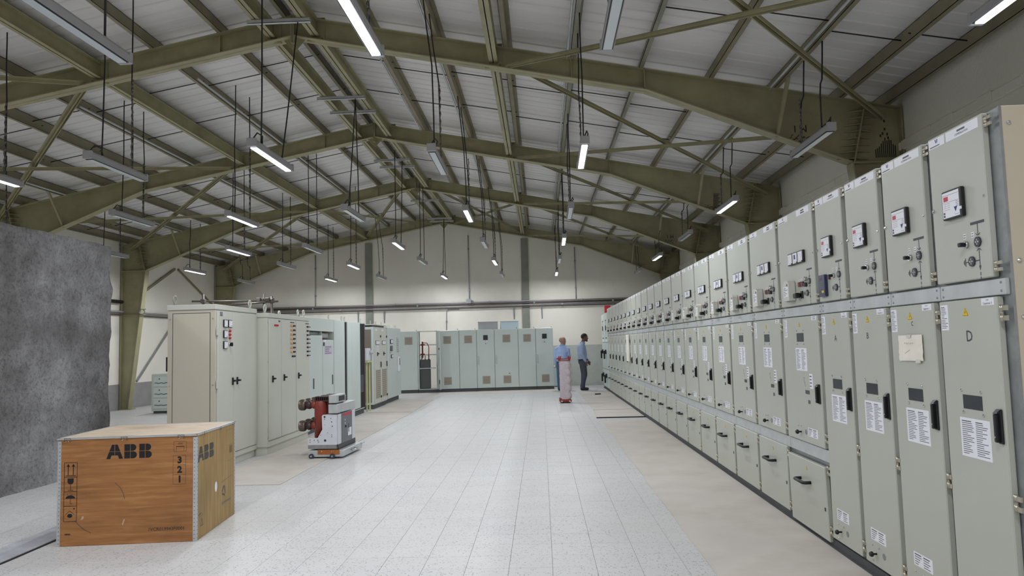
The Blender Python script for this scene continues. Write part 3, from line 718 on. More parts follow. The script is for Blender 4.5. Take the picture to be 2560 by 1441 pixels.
def mimic(par, x, y, zbar=2.028, zc=1.937, ze=1.851, zend=1.766, xe=None):
    b = MB(); xe = x-.057 if xe is None else xe
    b.box(x-.054,x+.054,y-.0015,y,zbar-.006,zbar+.006)
    L_ = lambda x0,x1,z0,z1: b.box(x0,x1,y-.0012,y,z0,z1)
    L_(x-.002,x+.002,zc+.034,zbar)
    ring(b, x, zc+.05, .02, y-.001, a0=PI*1.15, a1=PI*1.85, n=8, w_=.004)
    ring(b, x, zc-.05, .02, y-.001, a0=PI*.15, a1=PI*.85, n=8, w_=.004)
    L_(x-.002,x+.002,zend+.055,zc-.032)
    b.prism([(x-.008,zend+.06),(x+.008,zend+.06),(x,zend+.038)], y-.0014, y)
    L_(x-.002,x+.002,zend+.014,zend+.03); L_(x-.002,x+.002,zend-.004,zend+.008)
    L_(xe,x,ze-.002,ze+.002); L_(xe-.055,xe,ze-.002,ze+.002)
    for k in range(3): L_(xe-.055-.007*k-.003,xe-.055-.007*k,ze-.02+.006*k,ze+.02-.006*k)
    o = b.build('mimic_diagram', M['mimic'], par)
    for nm, xx, zz in (('position_indicator',x,zc),('position_indicator',xe,ze)):
        c = MB(); disc(c, xx, zz, .024, y-.008, y, 16, 0); 
        c.box(xx-.013,xx-.004,y-.0095,y-.008,zz-.004,zz+.004,1); c.box(xx+.004,xx+.013,y-.0095,y-.008,zz-.004,zz+.004,1)
        c.box(xx-.003,xx+.003,y-.0095,y-.008,zz+.006,zz+.014,1); c.box(xx-.003,xx+.003,y-.0095,y-.008,zz-.014,zz-.006,1)
        c.build(nm, [M['mimic'], M['beige']], par)
    return o
def name_plates(door, x0, x1, xb, y, z0=2.462, z1=2.509, seed=1, words=None, n2=(.175,.446)):
    o = printed(door, 'logo_plate', x0, x1, z0, z1, y, 1, 1, seed, mg=.3, ink=M['white'])
    b = MB(); xm = (x0+x1)/2; zz = z0+(z1-z0)*.68; h = (z1-z0)*.2
    b.prism([(xm-.012,zz+h),(xm-.006,zz+h),(xm-.001,zz-h),(xm-.006,zz-h)], y-.0022, y-.0013)
    b.prism([(xm+.002,zz-h),(xm+.007,zz-h),(xm+.012,zz+h),(xm+.006,zz+h)], y-.0022, y-.0013)
    b.build('logo', M['blue_ink'], door)
    b = MB(); rnd = random.Random(seed)
    x = x0+.012
    while x < x0+(x1-x0)*.68:
        d = rnd.uniform(.004,.009); b.box(x,x+d,y-.0021,y-.0013,z0+.006,z0+.011); x += d+.003
    b.build('small_print', M['ink'], door)
    plate(door, 'name_plate', n2[0], n2[1], z0, z1, y, .0012, M['white'])
    xm = (n2[0]+n2[1])/2
    b = MB(); x = xm-.035
    while x < xm+.03: b.box(x,x+.006,y-.0021,y-.0013,z0+(z1-z0)*.56,z0+(z1-z0)*.76); x += .0085
    b.build('panel_code', M['ink'], door)
    if words: link('panel_name', text_mesh(words, .0145, M['ink']), door, (xm,y-.0019,z0+(z1-z0)*.3))
    else:
        b = MB(); x = xm-.04
        while x < xm+.036: b.box(x,x+.0055,y-.0021,y-.0013,z0+(z1-z0)*.2,z0+(z1-z0)*.4); x += .008
        b.build('panel_name', M['ink'], door)
def carcass(t, W_, H=2.525, D=1.55):
    b = MB(); b.box(0,W_,.035,D,.062,H)
    o = b.build('carcass', M['galv'], t)
    b = MB(); b.bev(.004,W_-.004,.012,.036,1.682,1.755,.003); p = b.build('cover_strip', M['galv_light'], t)
    for x in (.03,W_-.03):
        for z in (1.70,1.738): screw(p, x, z, .012, .006, M['galv'])
    return o
def door(t, name, x0, x1, z0, z1, th=.034, m=None):
    return MB().bev(x0,x1,0,th,z0,z1,.005).build(name, m or M['beige'], t)
XS = 2.0418; W1, W2, Y0 = .5377, .8655, 3.8843
def make_narrow():
    t = thing('switchgear_panel', 'x', 'switchgear panel'); W_ = W1
    carcass(t, W_)
    d = door(t, 'upper_door', .004, .470, 1.765, 2.52); e = 0
    name_plates(d, .014, .161, 0, e, words='COMPENSATION')
    r = MB().bev(.137,.305,-.022,0,2.074,2.217,.004).build('protection_relay', M['black'], d)
    f = plate(r, 'relay_face', .146, .290, 2.082, 2.208, -.022, .001, M['white'])
    plate(r, 'display', .158, .196, 2.165, 2.187, -.023, .001, M['led_red'])
    b = MB()
    for k, (x, z) in enumerate([(x, z) for x in (.162,.19) for z in (2.15,2.14,2.13,2.12)]): b.box(x,x+.004,-.0236,-.023,z,z+.003,0); b.box(x+.008,x+.02,-.0236,-.023,z+.0005,z+.002,1)
    b.box(.150,.286,-.0236,-.023,2.193,2.1942,1); b.box(.150,.286,-.0236,-.023,2.158,2.159,1); b.box(.25,.282,-.0236,-.023,2.09,2.0915,1)
    for k in range(4): b.box(.262,.284,-.0236,-.023,2.152-.008*k,2.154-.008*k,1)
    b.build('relay_print', [M['red'], M['ink_soft']], r)
    b = MB(); b.prism([(.244,2.128),(.272,2.128),(.258,2.104)], -.0238, -.023); b.build('relay_mark', M['blue_ink'], r)
    for z in (2.106,2.092): plate(r, 'relay_key', .155,.164,z-.004,z+.005,-.023,.002,M['black'])
    plate(r, 'latch', .287,.306,2.108,2.122,-.021,.003,M['white'])
    mimic(d, .384, e)
    s = MB(); s.lathe([(.017,0),(.017,.014)], 14, Matrix.Translation((.29,e,1.935)) @ Matrix.Rotation(PI/2,4,'X')); 
    s2 = s.build('selector_switch', M['chrome'], d)
    MB().bev(.277,.303,e-.04,e-.014,1.925,1.945,.004).build('switch_knob', M['black'], s2)
    for x in (.277,.342): 
        printed(d, 'switch_label', x-.011, x+.011, 1.962, 1.988, e, 2, 1, int(x*1000))
    for z in (2.471,1.81): hinge(t, .497, z, .004, .05)
    screw(d, .452, 2.14, e, .007); screw(d, .008+.01, 2.142, e, .011, M['chrome'], 'lock')
    m = door(t, 'lower_door', .004, .485, .083, 1.676)
    printed(m, 'check_list', .019, .084, 1.531, 1.658, e, 14, 1, 3, title=True)
    triangle_sign(m, .236, 1.617, e)
    p = printed(m, 'capacitor_plate', .371, .466, 1.640, 1.673, e, 1, 1, 4, mg=.3, ink=M['white'])
    plate(m, 'inspection_window', .165, .321, 1.152, 1.219, e, .0015, M['glass_dark'])
    for x, z in ((.156,1.239),(.316,1.237),(.163,1.135),(.326,1.131)): screw(m, x, z, e, .008)
    printed(m, 'instruction_sheet', .126, .369, .922, 1.108, e, 17, 2, 5, title=True)
    handle_bar(m, .434, .470, 1.018, 1.172, e)
    for z in (1.60,.77,.16): hinge(t, .512, z, .004, .075)
    printed(m, 'interlock_label', .102, .301, .240, .313, e, 5, 2, 6, title=True)
    k = MB(); k.lathe([(.006,0),(.006,.02),(.015,.024),(.017,.034),(.011,.044)], 12, Matrix.Translation((.162,e,.162)) @ Matrix.Rotation(PI/2,4,'X')); k.build('interlock_knob', M['black'], m)
    k = MB(); disc(k, .264, .172, .02, e-.002, e); k.build('keyhole_cover', M['galv'], m)
    for x, z in ((.115,.205),(.205,.205),(.11,.11)): screw(m, x, z, e, .006)
    return t
def make_wide():
    t = thing('switchgear_panel', 'x', 'switchgear panel'); W_ = W2; e = 0
    carcass(t, W_)
    plate(t, 'lower_strip', .004, W_-.004, .60, .69, .03, .014, M['galv_light'], .003)
    d = door(t, 'upper_door', .006, .800, 1.765, 2.52)
    name_plates(d, .038, .27, 0, e, seed=11, n2=(.476,.749))
    mt = MB().bev(.271,.622,-.018,0,2.091,2.186,.003).build('meter_frame', M['black'], d)
    for k in range(3):
        x = .279+.1165*k
        g = plate(mt, 'meter_face', x, x+.095, 2.099, 2.178, -.018, .0015, M['white'])
        b = MB(); b.box(x+.01,x+.012,-.0202,-.0195,2.112,2.165); b.box(x+.03,x+.07,-.0202,-.0195,2.107,2.1085)
        ring(b, x+.02, 2.118, .05, -.0197, a0=.1, a1=PI*.45, n=6, w_=.0015)
        if k == 1: b.box(x+.03,x+.06,-.0202,-.0195,2.13,2.165)
        b.build('meter_print', M['ink_soft'] if k != 1 else M['blue_ink'], mt)
        plate(mt, 'meter_stud', x+.083, x+.099, 2.094, 2.106, -.018, .004, M['black'])
    mimic(d, .69, e, xe=.637)
    r = plate(d, 'relay_box', .143, .26, 1.81, 1.91, e, .02, M['purple'], .004)
    c = MB(); c.prism([(.229,1.808),(.373,1.808),(.373,1.945),(.35,1.966),(.26,1.966),(.229,1.93)], -.055, -.004); cv = c.build('relay_cover', M['clear'], d)
    printed(cv, 'relay_print', .245, .355, 1.84, 1.92, -.055, 5, 1, 8, m=M['white'])
    plate(cv, 'relay_key', .325,.345,1.925,1.942,-.055,.002,M['mimic'])
    for x in (.458,.518):
        plate(d, 'indicator_lamp', x, x+.052, 1.908, 1.945, e, .012, M['red_dark'], .003); printed(d, 'indicator_label', x+.002, x+.05, 1.949, 1.963, e, 1, 1, int(x*999))
    for z, m_ in ((1.958,'chrome'),(1.915,'mimic')):
        k = MB(); k.lathe([(.017,0),(.017,.018),(.012,.024)], 14, Matrix.Translation((.624,e,z)) @ Matrix.Rotation(PI/2,4,'X')); k.build('push_button', M[m_], d)
    b = MB(); b.bev(.5,.545,-.01,0,1.815,1.872,.003); b.bev(.44,.51,-.05,-.008,1.82,1.86,.008); sw = b.build('control_switch', M['black'], d)
    for z in (2.471,1.81): hinge(t, .822, z, .004, .05)
    screw(d, .785, 2.14, e, .006); screw(d, .02, 2.142, e, .011, M['chrome'], 'lock')
    m = door(t, 'middle_door', .006, .806, .697, 1.674)
    printed(m, 'check_list', .052, .117, 1.515, 1.657, e, 14, 1, 3, title=True)
    triangle_sign(m, .409, 1.614, e, .04)
    printed(m, 'feeder_plate', .681, .778, 1.640, 1.672, e, 2, 1, 7)
    plate(m, 'inspection_window', .339, .493, 1.479, 1.547, e, .0015, M['glass_dark'])
    for x, z in ((.342,1.566),(.488,1.566),(.342,1.46),(.488,1.46)): screw(m, x, z, e, .006, M['galv'])
    printed(m, 'instruction_sheet', .298, .539, 1.252, 1.429, e, 16, 2, 9, title=True)
    printed(m, 'position_sticker', .572, .638, 1.121, 1.234, e, 4, 1, 10)
    b = MB(); b.box(.449,.452,-.001,0,1.16,1.2); b.box(.43,.475,-.001,0,1.197,1.2); b.box(.468,.471,-.001,0,1.13,1.165); b.box(.45,.47,-.001,0,1.16,1.163); b.build('door_print', M['ink_soft'], m)
    plate(m, 'position_window', .47, .555, 1.076, 1.105, e, .002, M['glass_dark']); plate(m, 'position_window', .52, .56, 1.003, 1.031, e, .002, M['glass_dark'])
    handle_bar(m, .735, .780, 1.02, 1.164, e)
    for z in (1.60,.775): hinge(t, .832, z, .004, .07)
    k = MB(); k.lathe([(.006,0),(.006,.02),(.016,.024),(.018,.034),(.011,.046)], 12, Matrix.Translation((.327,e,.768)) @ Matrix.Rotation(PI/2,4,'X')); k.build('interlock_knob', M['black'], m)
    k = MB(); disc(k, .434, .778, .021, e-.002, e); k.build('keyhole_cover', M['galv'], m)
    printed(m, 'interlock_label', .482, .682, .752, .818, e, 5, 2, 6, title=True)
    for x, z in ((.27,.81),(.33,.815)): screw(m, x, z, e, .005, M['galv'])
    l = door(t, 'cable_door', .006, .806, .066, .600)
    triangle_sign(l, .43, .535, e, .034)
    b = MB()
    b.tube([(.285,0,.436),(.285,-.04,.436),(.30,-.055,.436),(.48,-.055,.436),(.497,-.04,.436),(.497,0,.436)], .013, 6); b.build('pull_handle', M['black'], l)
    plate(l, 'door_lock', .755, .772, .28, .305, e, .004, M['mimic'])
    for z in (.545,.12): hinge(t, .832, z, .004, .07)
    return t
# D is nearest; letters run D C B A away from the camera
nar = make_narrow(); wid = make_wide()
BACK = {}
def put(p, y_far, label, first):
    o = p if first else copy_tree(p)
    o.location = (XS, y_far, 0); o.rotation_euler = (0,0,-PI/2); o['label'] = label; o['group'] = 'medium voltage switchgear panels'
    return o
def child(o, name):
    for c in o.children_recursive:
        if c.name.split('.')[0] == name: return c
letters = 'DCBA'
lab = {'D':'grey-green switchgear panel marked D, nearest the camera','C':'switchgear panel marked C with paper taped to its tall door','B':'narrow switchgear panel marked B with tall lower door','A':'narrow switchgear panel marked A with a navy relay on its upper door'}
for k, ch in enumerate(letters):
    o = put(nar, Y0+k*W1, lab[ch], k == 0) if k == 0 else None
    if k: o = put(nar, Y0+k*W1, lab[ch], False)
    narr = globals().setdefault('narrow_panels', []); narr.append(o)
for k, o in enumerate(narrow_panels):
    ch = letters[k]; m = child(o, 'lower_door'); u = child(o, 'upper_door')
    z = {'D':1.498,'C':1.573,'B':1.512,'A':1.50}[ch]; s = {'D':.075,'C':.035,'B':.055,'A':.06}[ch]
    link('marker_letter', text_mesh(ch, s, M['mimic'], .0005), m, (.255 if ch != 'B' else .225,-.0006,z))
    link('plate_text', text_mesh('Capacitor '+{'D':'2','C':'1','B':'2','A':'1'}[ch], .0145, M['ink']), m, (.418,-.002,1.649))
    link('plate_text', text_mesh('H.04', .011, M['ink_soft']), m, (.418,-.002,1.664))
    if ch == 'A':
        n = plate(u, 'navy_relay', .06, .175, 1.80, 1.955, 0, .024, M['navy'], .004)
        plate(n, 'display', .09, .125, 1.918, 1.936, -.024, .001, M['red_dark'])
        b = MB()
        for q in range(4): b.box(.085,.10,-.0255,-.024,1.90-.014*q,1.902-.014*q); b.box(.12,.135,-.0255,-.024,1.90-.014*q,1.902-.014*q)
        b.build('relay_print', M['housing'], n)
        for q in range(3): plate(n, 'relay_key', .12+.014*q,.131+.014*q,1.826,1.842,-.024,.002,M['yellow'])
        plate(u, 'indicator_lamp', .205,.23,1.915,1.93,0,.012,M['red_dark'],.003); printed(u, 'indicator_label', .195,.235,1.935,1.955,0,2,1,44)
pc = thing('taped_paper', 'crumpled white sheet taped on the switchgear door marked C', 'paper', (XS-.002, Y0+W1, 0), -PI/2)
from mathutils import noise as mnoise
b = MB(); n = 12; vs = []
for i in range(n+1):
    for j in range(n+1):
        x = .112+.252*i/n; z = 1.368+.142*j/n+.004*(i/n)
        vs.append((x, -.004-.008*abs(mnoise.noise(Vector((i*.35,j*.35,2))))-.006*(1 if i in(0,) else 0), z))
b.add(vs, [(i*(n+1)+j,(i+1)*(n+1)+j,(i+1)*(n+1)+j+1,i*(n+1)+j+1) for i in range(n) for j in range(n)], 0, True)
b.build('sheet', M['paper'], pc, recalc=False)
b = MB()
for k in range(9): b.tube([(.19+.011*k,-.016,1.464+.003*math.sin(k*2)),(.198+.011*k,-.016,1.468+.003*math.cos(k*3))], .0009, 4)
for k in range(5): b.tube([(.19+.012*k,-.016,1.41+.004*k),(.2+.012*k,-.016,1.416+.004*k)], .0008, 4)
b.build('handwriting', M['ink_soft'], pc)
for x in (.2,.29): MB().box(x,x+.05,-.0105,-.0098,1.36 if x > .25 else 1.498,1.378 if x > .25 else 1.514).build('tape', M['clear'], pc)
wide_panels = []
YW0 = Y0+3*W1
side_note = {0:'with dropped lower door, beside panel A',1:'with a bright reflection on its meters',6:'with blue-faced meters',13:'just past the paper hung on the row',18:'last full height one before the end cubicles'}
for k in range(20):
    y = YW0+(k+1)*W2
    l = '%s wide switchgear panel beyond the lettered%s' % (ORD[k], (', '+side_note[k]) if k in side_note else '')
    o = put(wid, y, l, k == 0); wide_panels.append(o)
c = child(wide_panels[0], 'cable_door'); c.location.z = -.035; c.rotation_euler = (R(1.2),0,0)
# paper document pouch on the far row and two shorter end cubicles
o = tag(MB().bev(0,.3,-.05,0,0,.62,.012).build('document_pouch', M['paper'], None, (XS-.01, YW0+14*W2-.15, 1.05), -PI/2), 'white document pouch hung on the far part of the switchgear row', 'pouch')
YE = YW0+20*W2
for k in range(2):
    t = thing('end_cubicle', 'shorter grey end cubicle of the switchgear row%s' % (', below the red box' if k == 0 else ', beside the end wall'), 'cubicle', (XS, YE+1.1*(k+1)+.01, 0), -PI/2, 'end cubicles')
    b = MB(); b.box(.005,1.095,.03,1.3,.05,2.42); b.build('carcass', M['cab_cool'], t)
    d1 = door(t, 'upper_door', .01, 1.085, 1.5, 2.40, m=M['cab_cool']); d2 = door(t, 'middle_door', .01, 1.085, .66, 1.48, m=M['cab_cool']); d3 = door(t, 'lower_door', .01, 1.085, .08, .64, m=M['cab_cool'])
    b = MB(); b.box(.5,.54,-.003,0,1.75,2.2); b.box(.35,.7,-.003,0,2.17,2.2); disc(b, .52, 1.95, .08, -.02, 0); b.box(.3,.8,-.003,0,1.62,1.65); b.build('mimic_diagram', M['mimic'], d1)
    plate(d1, 'nameplate', .3,.8,1.52,1.58,0,.002,M['white'])
    for dd, z in ((d2,1.2),(d3,.45)):
        b = MB(); disc(b, .4, z, .07, -.05, 0); b.bev(.37,.43,-.09,-.04,z-.22,z+.03,.01); b.build('rotary_handle', M['black'], dd)
rb = tag(MB().bev(0,.3,-.02,.16,0,.22,.01).build('alarm_box', M['red'], None, (XS, YE+.75, 2.43), -PI/2), 'red box standing on the far end of the switchgear row', 'box')
# near end panel of the row and the base channel
ep = thing('end_cladding', 'beige end sheet closing the near end of the switchgear row', 'panel', (XS, Y0-W1-.003, 0))
MB().bev(.046,1.55,-.004,.02,.05,2.53,.003).build('sheet', M['beige_side'], ep)
b = MB(); b.box(.034,.046,-.006,.003,.05,2.528); b.build('corner_post', M['galv'], ep)
for z in (2.45,1.83,1.58,.9): screw(ep, .075, z, -.004, .011)
bc = thing('base_channel', 'dark steel base channel under the whole switchgear row', 'base frame', (XS, 0, 0))
b = MB(); b.box(.02,.06,Y0-W1-.01,YE+2.2,.001,.062); b.box(.0,.04,Y0-W1-.01,YE+2.2,.001,.012); b.build('channel', M['plinth'], bc)
# ---------------------------------------------------------------- left cabinets (rotated so that local -Y faces the aisle, x runs away from the camera)
def eye_bolt(par, x, y, z, r=.045):
    b = MB(); b.tube([(x+r*math.sin(t*PI/6), y, z+.03+r+r*-math.cos(t*PI/6)) for t in range(12)], r*.25, 6, closed=True)
    b.lathe([(r*.45,0),(r*.3,.04)], 8, Matrix.Translation((x,y,z)))
    return b.build('eye_bolt', M['cab'], par)
def t_handle(par, x, z, y):
    b = MB(); b.bev(x-.012,x+.012,y-.02,y,z-.05,z+.05,.005); b.bev(x-.008,x+.05,y-.045,y-.02,z-.008,z+.018,.005)
    return b.build('door_handle', M['black'], par)
def cab_body(t, W_, D, H, m, plinth=.1, pm=None, cap=.07):
    b = MB(); b.bev(0,W_,0,D,plinth,H-cap,.006); o = b.build('carcass', m, t)
    MB().bev(-.012,W_+.012,-.012,D+.012,H-cap+.001,H,.006).build('roof_cap', m, t)
    MB().box(.02,W_-.02,.02,D-.02,.001,plinth).build('plinth', pm or m, t)
    return o
c1 = thing('control_cabinet', 'tall beige control cabinet with three meter rows, behind the crate', 'cabinet', (-4.166,9.375,0), PI/2)
cab_body(c1, 1.36, .62, 2.135, M['cab'], .10)
MB().box(-.003,-.0005,.0,.62,.101,2.06).build('warm_light_cover', M['cab_side_warm_lit'], c1)  # added plate that carries the painted warm light over the whole side
MB().box(-.006,-.0031,.07,.55,.16,2.02).build('side_panel', M['cab_side_warm_lit'], c1)
MB().box(-.0042,-.003,.062,.558,.152,2.028).build('side_seam', M['mimic'], c1)
sp = [c for c in c1.children if c.name.startswith('side_panel')][0]
for y in (.03,.59):
    for z in (1.95,1.1,.45):
        k = MB(); k.lathe([(.008,0),(.006,.004)], 8, Matrix.Translation((-.006,y,z)) @ Matrix.Rotation(-PI/2,4,'Y')); k.build('screw', M['nickel'], sp)
d1 = MB().bev(.03,.515,-.022,0,.18,2.05,.004).build('door', M['cab'], c1); d2 = MB().bev(.525,1.34,-.022,0,.18,2.05,.004).build('door', M['cab'], c1)
e = -.022
MB().bev(.01,1.35,-.014,0,.105,.17,.003).build('plinth_panel', M['cab'], c1)
for x0, z1 in ((.178,1.94),(.32,1.94),(.178,1.80),(.178,1.658)):
    mt = plate(d1, 'panel_meter', x0, x0+.115, z1-.10, z1, e, .018, M['black'], .003); plate(mt, 'meter_face', x0+.008, x0+.107, z1-.092, z1-.008, e-.018, .0015, M['white'])
    b = MB(); ring(b, x0+.085, z1-.07, .06, e-.0202, a0=PI*.5, a1=PI, n=8, w_=.003); b.box(x0+.06,x0+.095,e-.0205,e-.0197,z1-.08,z1-.075); b.build('meter_print', M['ink'], mt)
for z in (1.792,1.745,1.70):
    k = MB(); k.lathe([(.017,0),(.017,.016),(.012,.026)], 12, Matrix.Translation((.375,e,z)) @ Matrix.Rotation(PI/2,4,'X')); k.build('indicator_lamp', M['red'], d1)
k = MB(); k.lathe([(.022,0),(.022,.012)], 14, Matrix.Translation((.38,e,1.613)) @ Matrix.Rotation(PI/2,4,'X'), 0); k.bev(.372,.388,e-.05,e-.012,1.59,1.64,.004,1); k.build('selector_switch', [M['chrome'],M['black']], d1)
p = plate(d1, 'maker_plate', .085,.165,1.985,2.04,e,.002,M['ink_soft']); plate(p,'plate_band',.087,.163,1.987,2.0,e-.002,.0008,M['ink'])
t_handle(d1, .474, 1.124, e); t_handle(d2, .62, 1.124, e)
for z in (1.78,1.1): MB().bev(.0,.03,-.03,-.008,z-.05,z+.05,.004).build('hinge', M['cab'], c1)
for y in (.06,.56): eye_bolt(c1, .06 if y > .3 else 1.28, y if y > .3 else .06, 2.135)
eye_bolt(c1, .06, .56, 2.135)
c2 = thing('control_cabinet', 'grey cabinet of three doors with columns of amber lamps', 'cabinet', (-4.0,10.745,0), PI/2)
cab_body(c2, 1.95, .6, 2.075, M['cab'], .12)
MB().bev(.0,1.95,-.012,0,.125,.2,.003).build('plinth_panel', M['cab'], c2)
for (a_, b_) in ((.03,.52),(.54,1.20),(1.225,1.90)):
    d = MB().bev(a_,b_,-.022,0,.215,1.99,.004).build('door', M['cab'], c2)
    if a_ < .1:
        for k in range(3):
            q = MB(); q.lathe([(.015,0),(.015,.014),(.01,.02)], 10, Matrix.Translation((.24+.055*k,e,1.896)) @ Matrix.Rotation(PI/2,4,'X')); q.build('indicator_lamp', M['red'], d)
        plate(d,'door_plate',.4,.47,1.95,1.975,e,.002,M['mimic']); t_handle(d, .14, 1.10, e)
    else:
        x0 = .96 if a_ < 1 else 1.72
        plate(d,'lamp_heading',x0-.03,x0+.16,1.95,1.965,e,.002,M['mimic'])
        for k in range(8):
            z = 1.906-.0695*k
            if k < 7 and a_ < 1:
                q = MB(); q.lathe([(.018,0),(.018,.02),(.012,.03)], 10, Matrix.Translation((x0,e,z)) @ Matrix.Rotation(PI/2,4,'X')); q.build('amber_lamp', M['orange'], d)
            for j in range(3 if a_ < 1 else 2): plate(d,'switch_block',x0+.04+.042*j,x0+.072+.042*j,z-.014,z+.014,e,.016,M['black'],.003)
            plate(d,'switch_key',x0+.185,x0+.2,z-.01,z+.01,e,.014,M['mimic'])
        t_handle(d, a_+.09, 1.10, e)
for y_, x_ in ((.06,.06),(.06,1.85),(.5,1.9)): eye_bolt(c2, x_, y_, 2.075)
for k, z in enumerate((1.93,1.35,.77,.25)):
    q = MB(); q.lathe([(.009,0),(.006,.005)], 8, Matrix.Translation((.012,0,z)) @ Matrix.Rotation(PI/2,4,'X')); q.build('screw', M['nickel'], c2)
# four bay line up with an open top and solid blocks painting the shaded openings
c3 = thing('relay_cabinet', 'grey green four bay cabinet with dark open doors, beyond the amber lamps', 'cabinet', (-4.186,12.76,0), PI/2)
H = 2.11; b = MB()
W_ = 4.75
b.box(0,W_,.55,.58,.12,H); b.box(0,.02,0,.55,.12,H); b.box(W_-.02,W_,0,.55,.12,H); b.box(0,W_,0,.55,H-.02,H); b.box(0,W_,0,.55,.12,.14)
for x in (1.30,2.07,3.11): b.box(x-.012,x+.012,0,.55,.14,H-.02)
b.build('carcass', M['cab_cool'], c3)
MB().box(.03,W_-.03,.02,.55,.001,.12).build('plinth', M['plinth'], c3)
MB().bev(.01,2.06,-.02,0,1.86,H-.005,.004).build('fascia', M['cab_cool'], c3)
dA = MB().bev(.02,1.28,-.02,0,.16,1.78,.004).build('door', M['cab_cool'], c3); dB = MB().bev(1.31,2.05,-.02,0,.16,1.70,.004).build('door', M['cab_cool'], c3)
plate(dA,'door_pull',.70,.735,.80,.99,-.02,.012,M['plinth'],.003); plate(dB,'door_pull',1.93,1.965,.82,1.01,-.02,.012,M['plinth'],.003)
printed(dB,'door_notice',1.42,1.95,1.41,1.59,-.02,4,1,77,m=mat('notice_lilac',(196,186,204),.5)); plate(dB,'door_plate',1.33,1.43,1.58,1.65,-.02,.003,M['black']); plate(dB,'door_plate',1.40,1.52,1.66,1.69,-.02,.002,M['white'])
MB().bev(.05,1.25,.05,.2,1.79,1.85,.004).build('terminal_rail', M['galv'], c3); 
b = MB(); b.bev(1.36,2.0,.08,.2,1.73,1.84,.004); dv = b.build('breaker_row', M['orange'], c3)
for k in range(6): plate(dv,'breaker',1.37+.1*k,1.44+.1*k,1.74,1.83,.08,.02,M['galv_light'],.003)
MB().bev(2.09,2.90,-.02,0,.16,H-.01,.004).build('door', M['cab_cool'], c3)
MB().box(2.90,3.10,-.004,.54,.15,H-.03).build('opening_shade', M['dark'], c3)  # solid dark block paints the shade inside the opening
MB().bev(3.12,3.49,-.02,0,.16,H-.01,.004).build('door', M['cab_cool'], c3); MB().bev(3.50,4.25,-.02,0,.16,H-.01,.004).build('door', M['cab_cool'], c3)
MB().box(4.25,4.68,-.004,.54,.15,H-.03).build('opening_shade', M['dark'], c3)  # second block of painted shade, filling the last bay's opening
MB().box(4.68,4.73,-.02,.1,.14,H-.02).build('door_edge', M['pipe_brown'], c3)
b = MB(); b.bev(4.3,4.6,-.012,-.004,.5,.9,.004); b.build('inner_gear', M['mimic'], c3)
for x in (.1,1.98,2.95,3.18,4.6): eye_bolt(c3, x, .06, H, .038)
# stand with a white box between the cabinets
st = thing('equipment_stand', 'lime green steel stand between the dark bay and the vented cabinet', 'stand', (-4.18,17.83,0), PI/2)
for x in (-.15,.15):
    for y in (.0,.35): MB().bev(x-.017,x+.017,y-.017,y+.017,.001,1.17,.004).build('leg', M['lime'], st)
MB().bev(-.2,.2,-.04,.4,1.17,1.21,.004).build('top_plate', M['lime'], st)
bx = thing('white_box', 'white box with a knob on the lime green stand', 'box', (-4.18,17.83,1.212), PI/2)
MB().bev(-.17,.17,-.03,.35,0,.30,.01).build('body', M['breaker_white'], bx)
q = MB(); q.lathe([(.05,0),(.05,.06),(.04,.075)], 12, Matrix.Translation((.08,-.03,.2)) @ Matrix.Rotation(PI/2,4,'X')); q.build('knob', M['galv_light'], bx)
# two cabinets at the rear
c4 = thing('vented_cabinet', 'grey two door cabinet with perforated lower panels and raised black cap', 'cabinet', (-4.168,18.40,0), PI/2)
b = MB(); b.bev(0,1.5,0,.6,.11,2.045,.005); b.build('carcass', M['cab_cool'], c4)
MB().box(-.004,-.0005,.06,.54,.16,1.98).build('side_panel', M['vent_dark'], c4)
MB().box(.05,1.45,.05,.55,2.046,2.085).build('cap_gap', M['black'], c4); MB().bev(-.02,1.52,-.03,.62,2.085,2.11,.004).build('roof_cap', M['cab'], c4)
MB().box(.02,1.48,.03,.58,.001,.11).build('plinth', M['plinth'], c4)
for k, (a_, b_) in enumerate(((.02,.73),(.76,1.47))):
    d = MB().bev(a_,b_,-.02,0,.13,2.03,.004).build('door', M['cab'], c4); e2 = -.02
    v = plate(d,'vent_panel',a_+.09,b_-.06,.24,.96,e2,.003,M['vent'])
    b = MB()
    for i in range(11):
        for j in range(14): x = a_+.12+i*.048; z = .27+j*.05; b.box(x,x+.022,e2-.0042,e2-.003,z,z+.03)
    o = b.build('perforation', M['vent_dark'], v); o['kind'] = 'stuff'
    mt = plate(d,'panel_meter',a_+.12,a_+.52,1.595,1.70,e2,.012,M['black'],.003)
    for q_ in range(3): plate(mt,'meter_face',a_+.13+.13*q_,a_+.245+.13*q_,1.605,1.69,e2-.012,.0015,M['white'])
    plate(d,'name_plate',a_+.1,a_+.3,1.95,1.99,e2,.002,M['white'])
    if k == 0: printed(d,'paper_note',a_+.2,a_+.42,1.42,1.575,e2,5,1,60)
    t_handle(d, a_+.3, 1.36, e2)
    plate(d,'latch',b_-.05,b_-.01,1.02,1.16,e2,.02,M['black'],.004); plate(d,'latch',b_-.05,b_-.01,1.78,1.84,e2,.02,M['black'],.004); plate(d,'latch',b_-.05,b_-.01,.24,.3,e2,.02,M['black'],.004)
for x in (.1,.7,1.35): eye_bolt(c4, x, .1, 2.11, .03)
c5 = thing('control_cabinet', 'plain grey cabinet with mimic lines and a white pouch, last on the left', 'cabinet', (-4.19,20.03,0), PI/2)
b = MB(); b.bev(0,1.95,0,.6,.12,2.075,.005); b.build('carcass', M['cab_cool'], c5); MB().box(.05,1.9,.05,.56,.001,.12).build('plinth', M['plinth'], c5)
d = MB().bev(.03,1.93,-.02,0,.13,2.06,.004).build('door', M['cab_cool'], c5); e2 = -.02
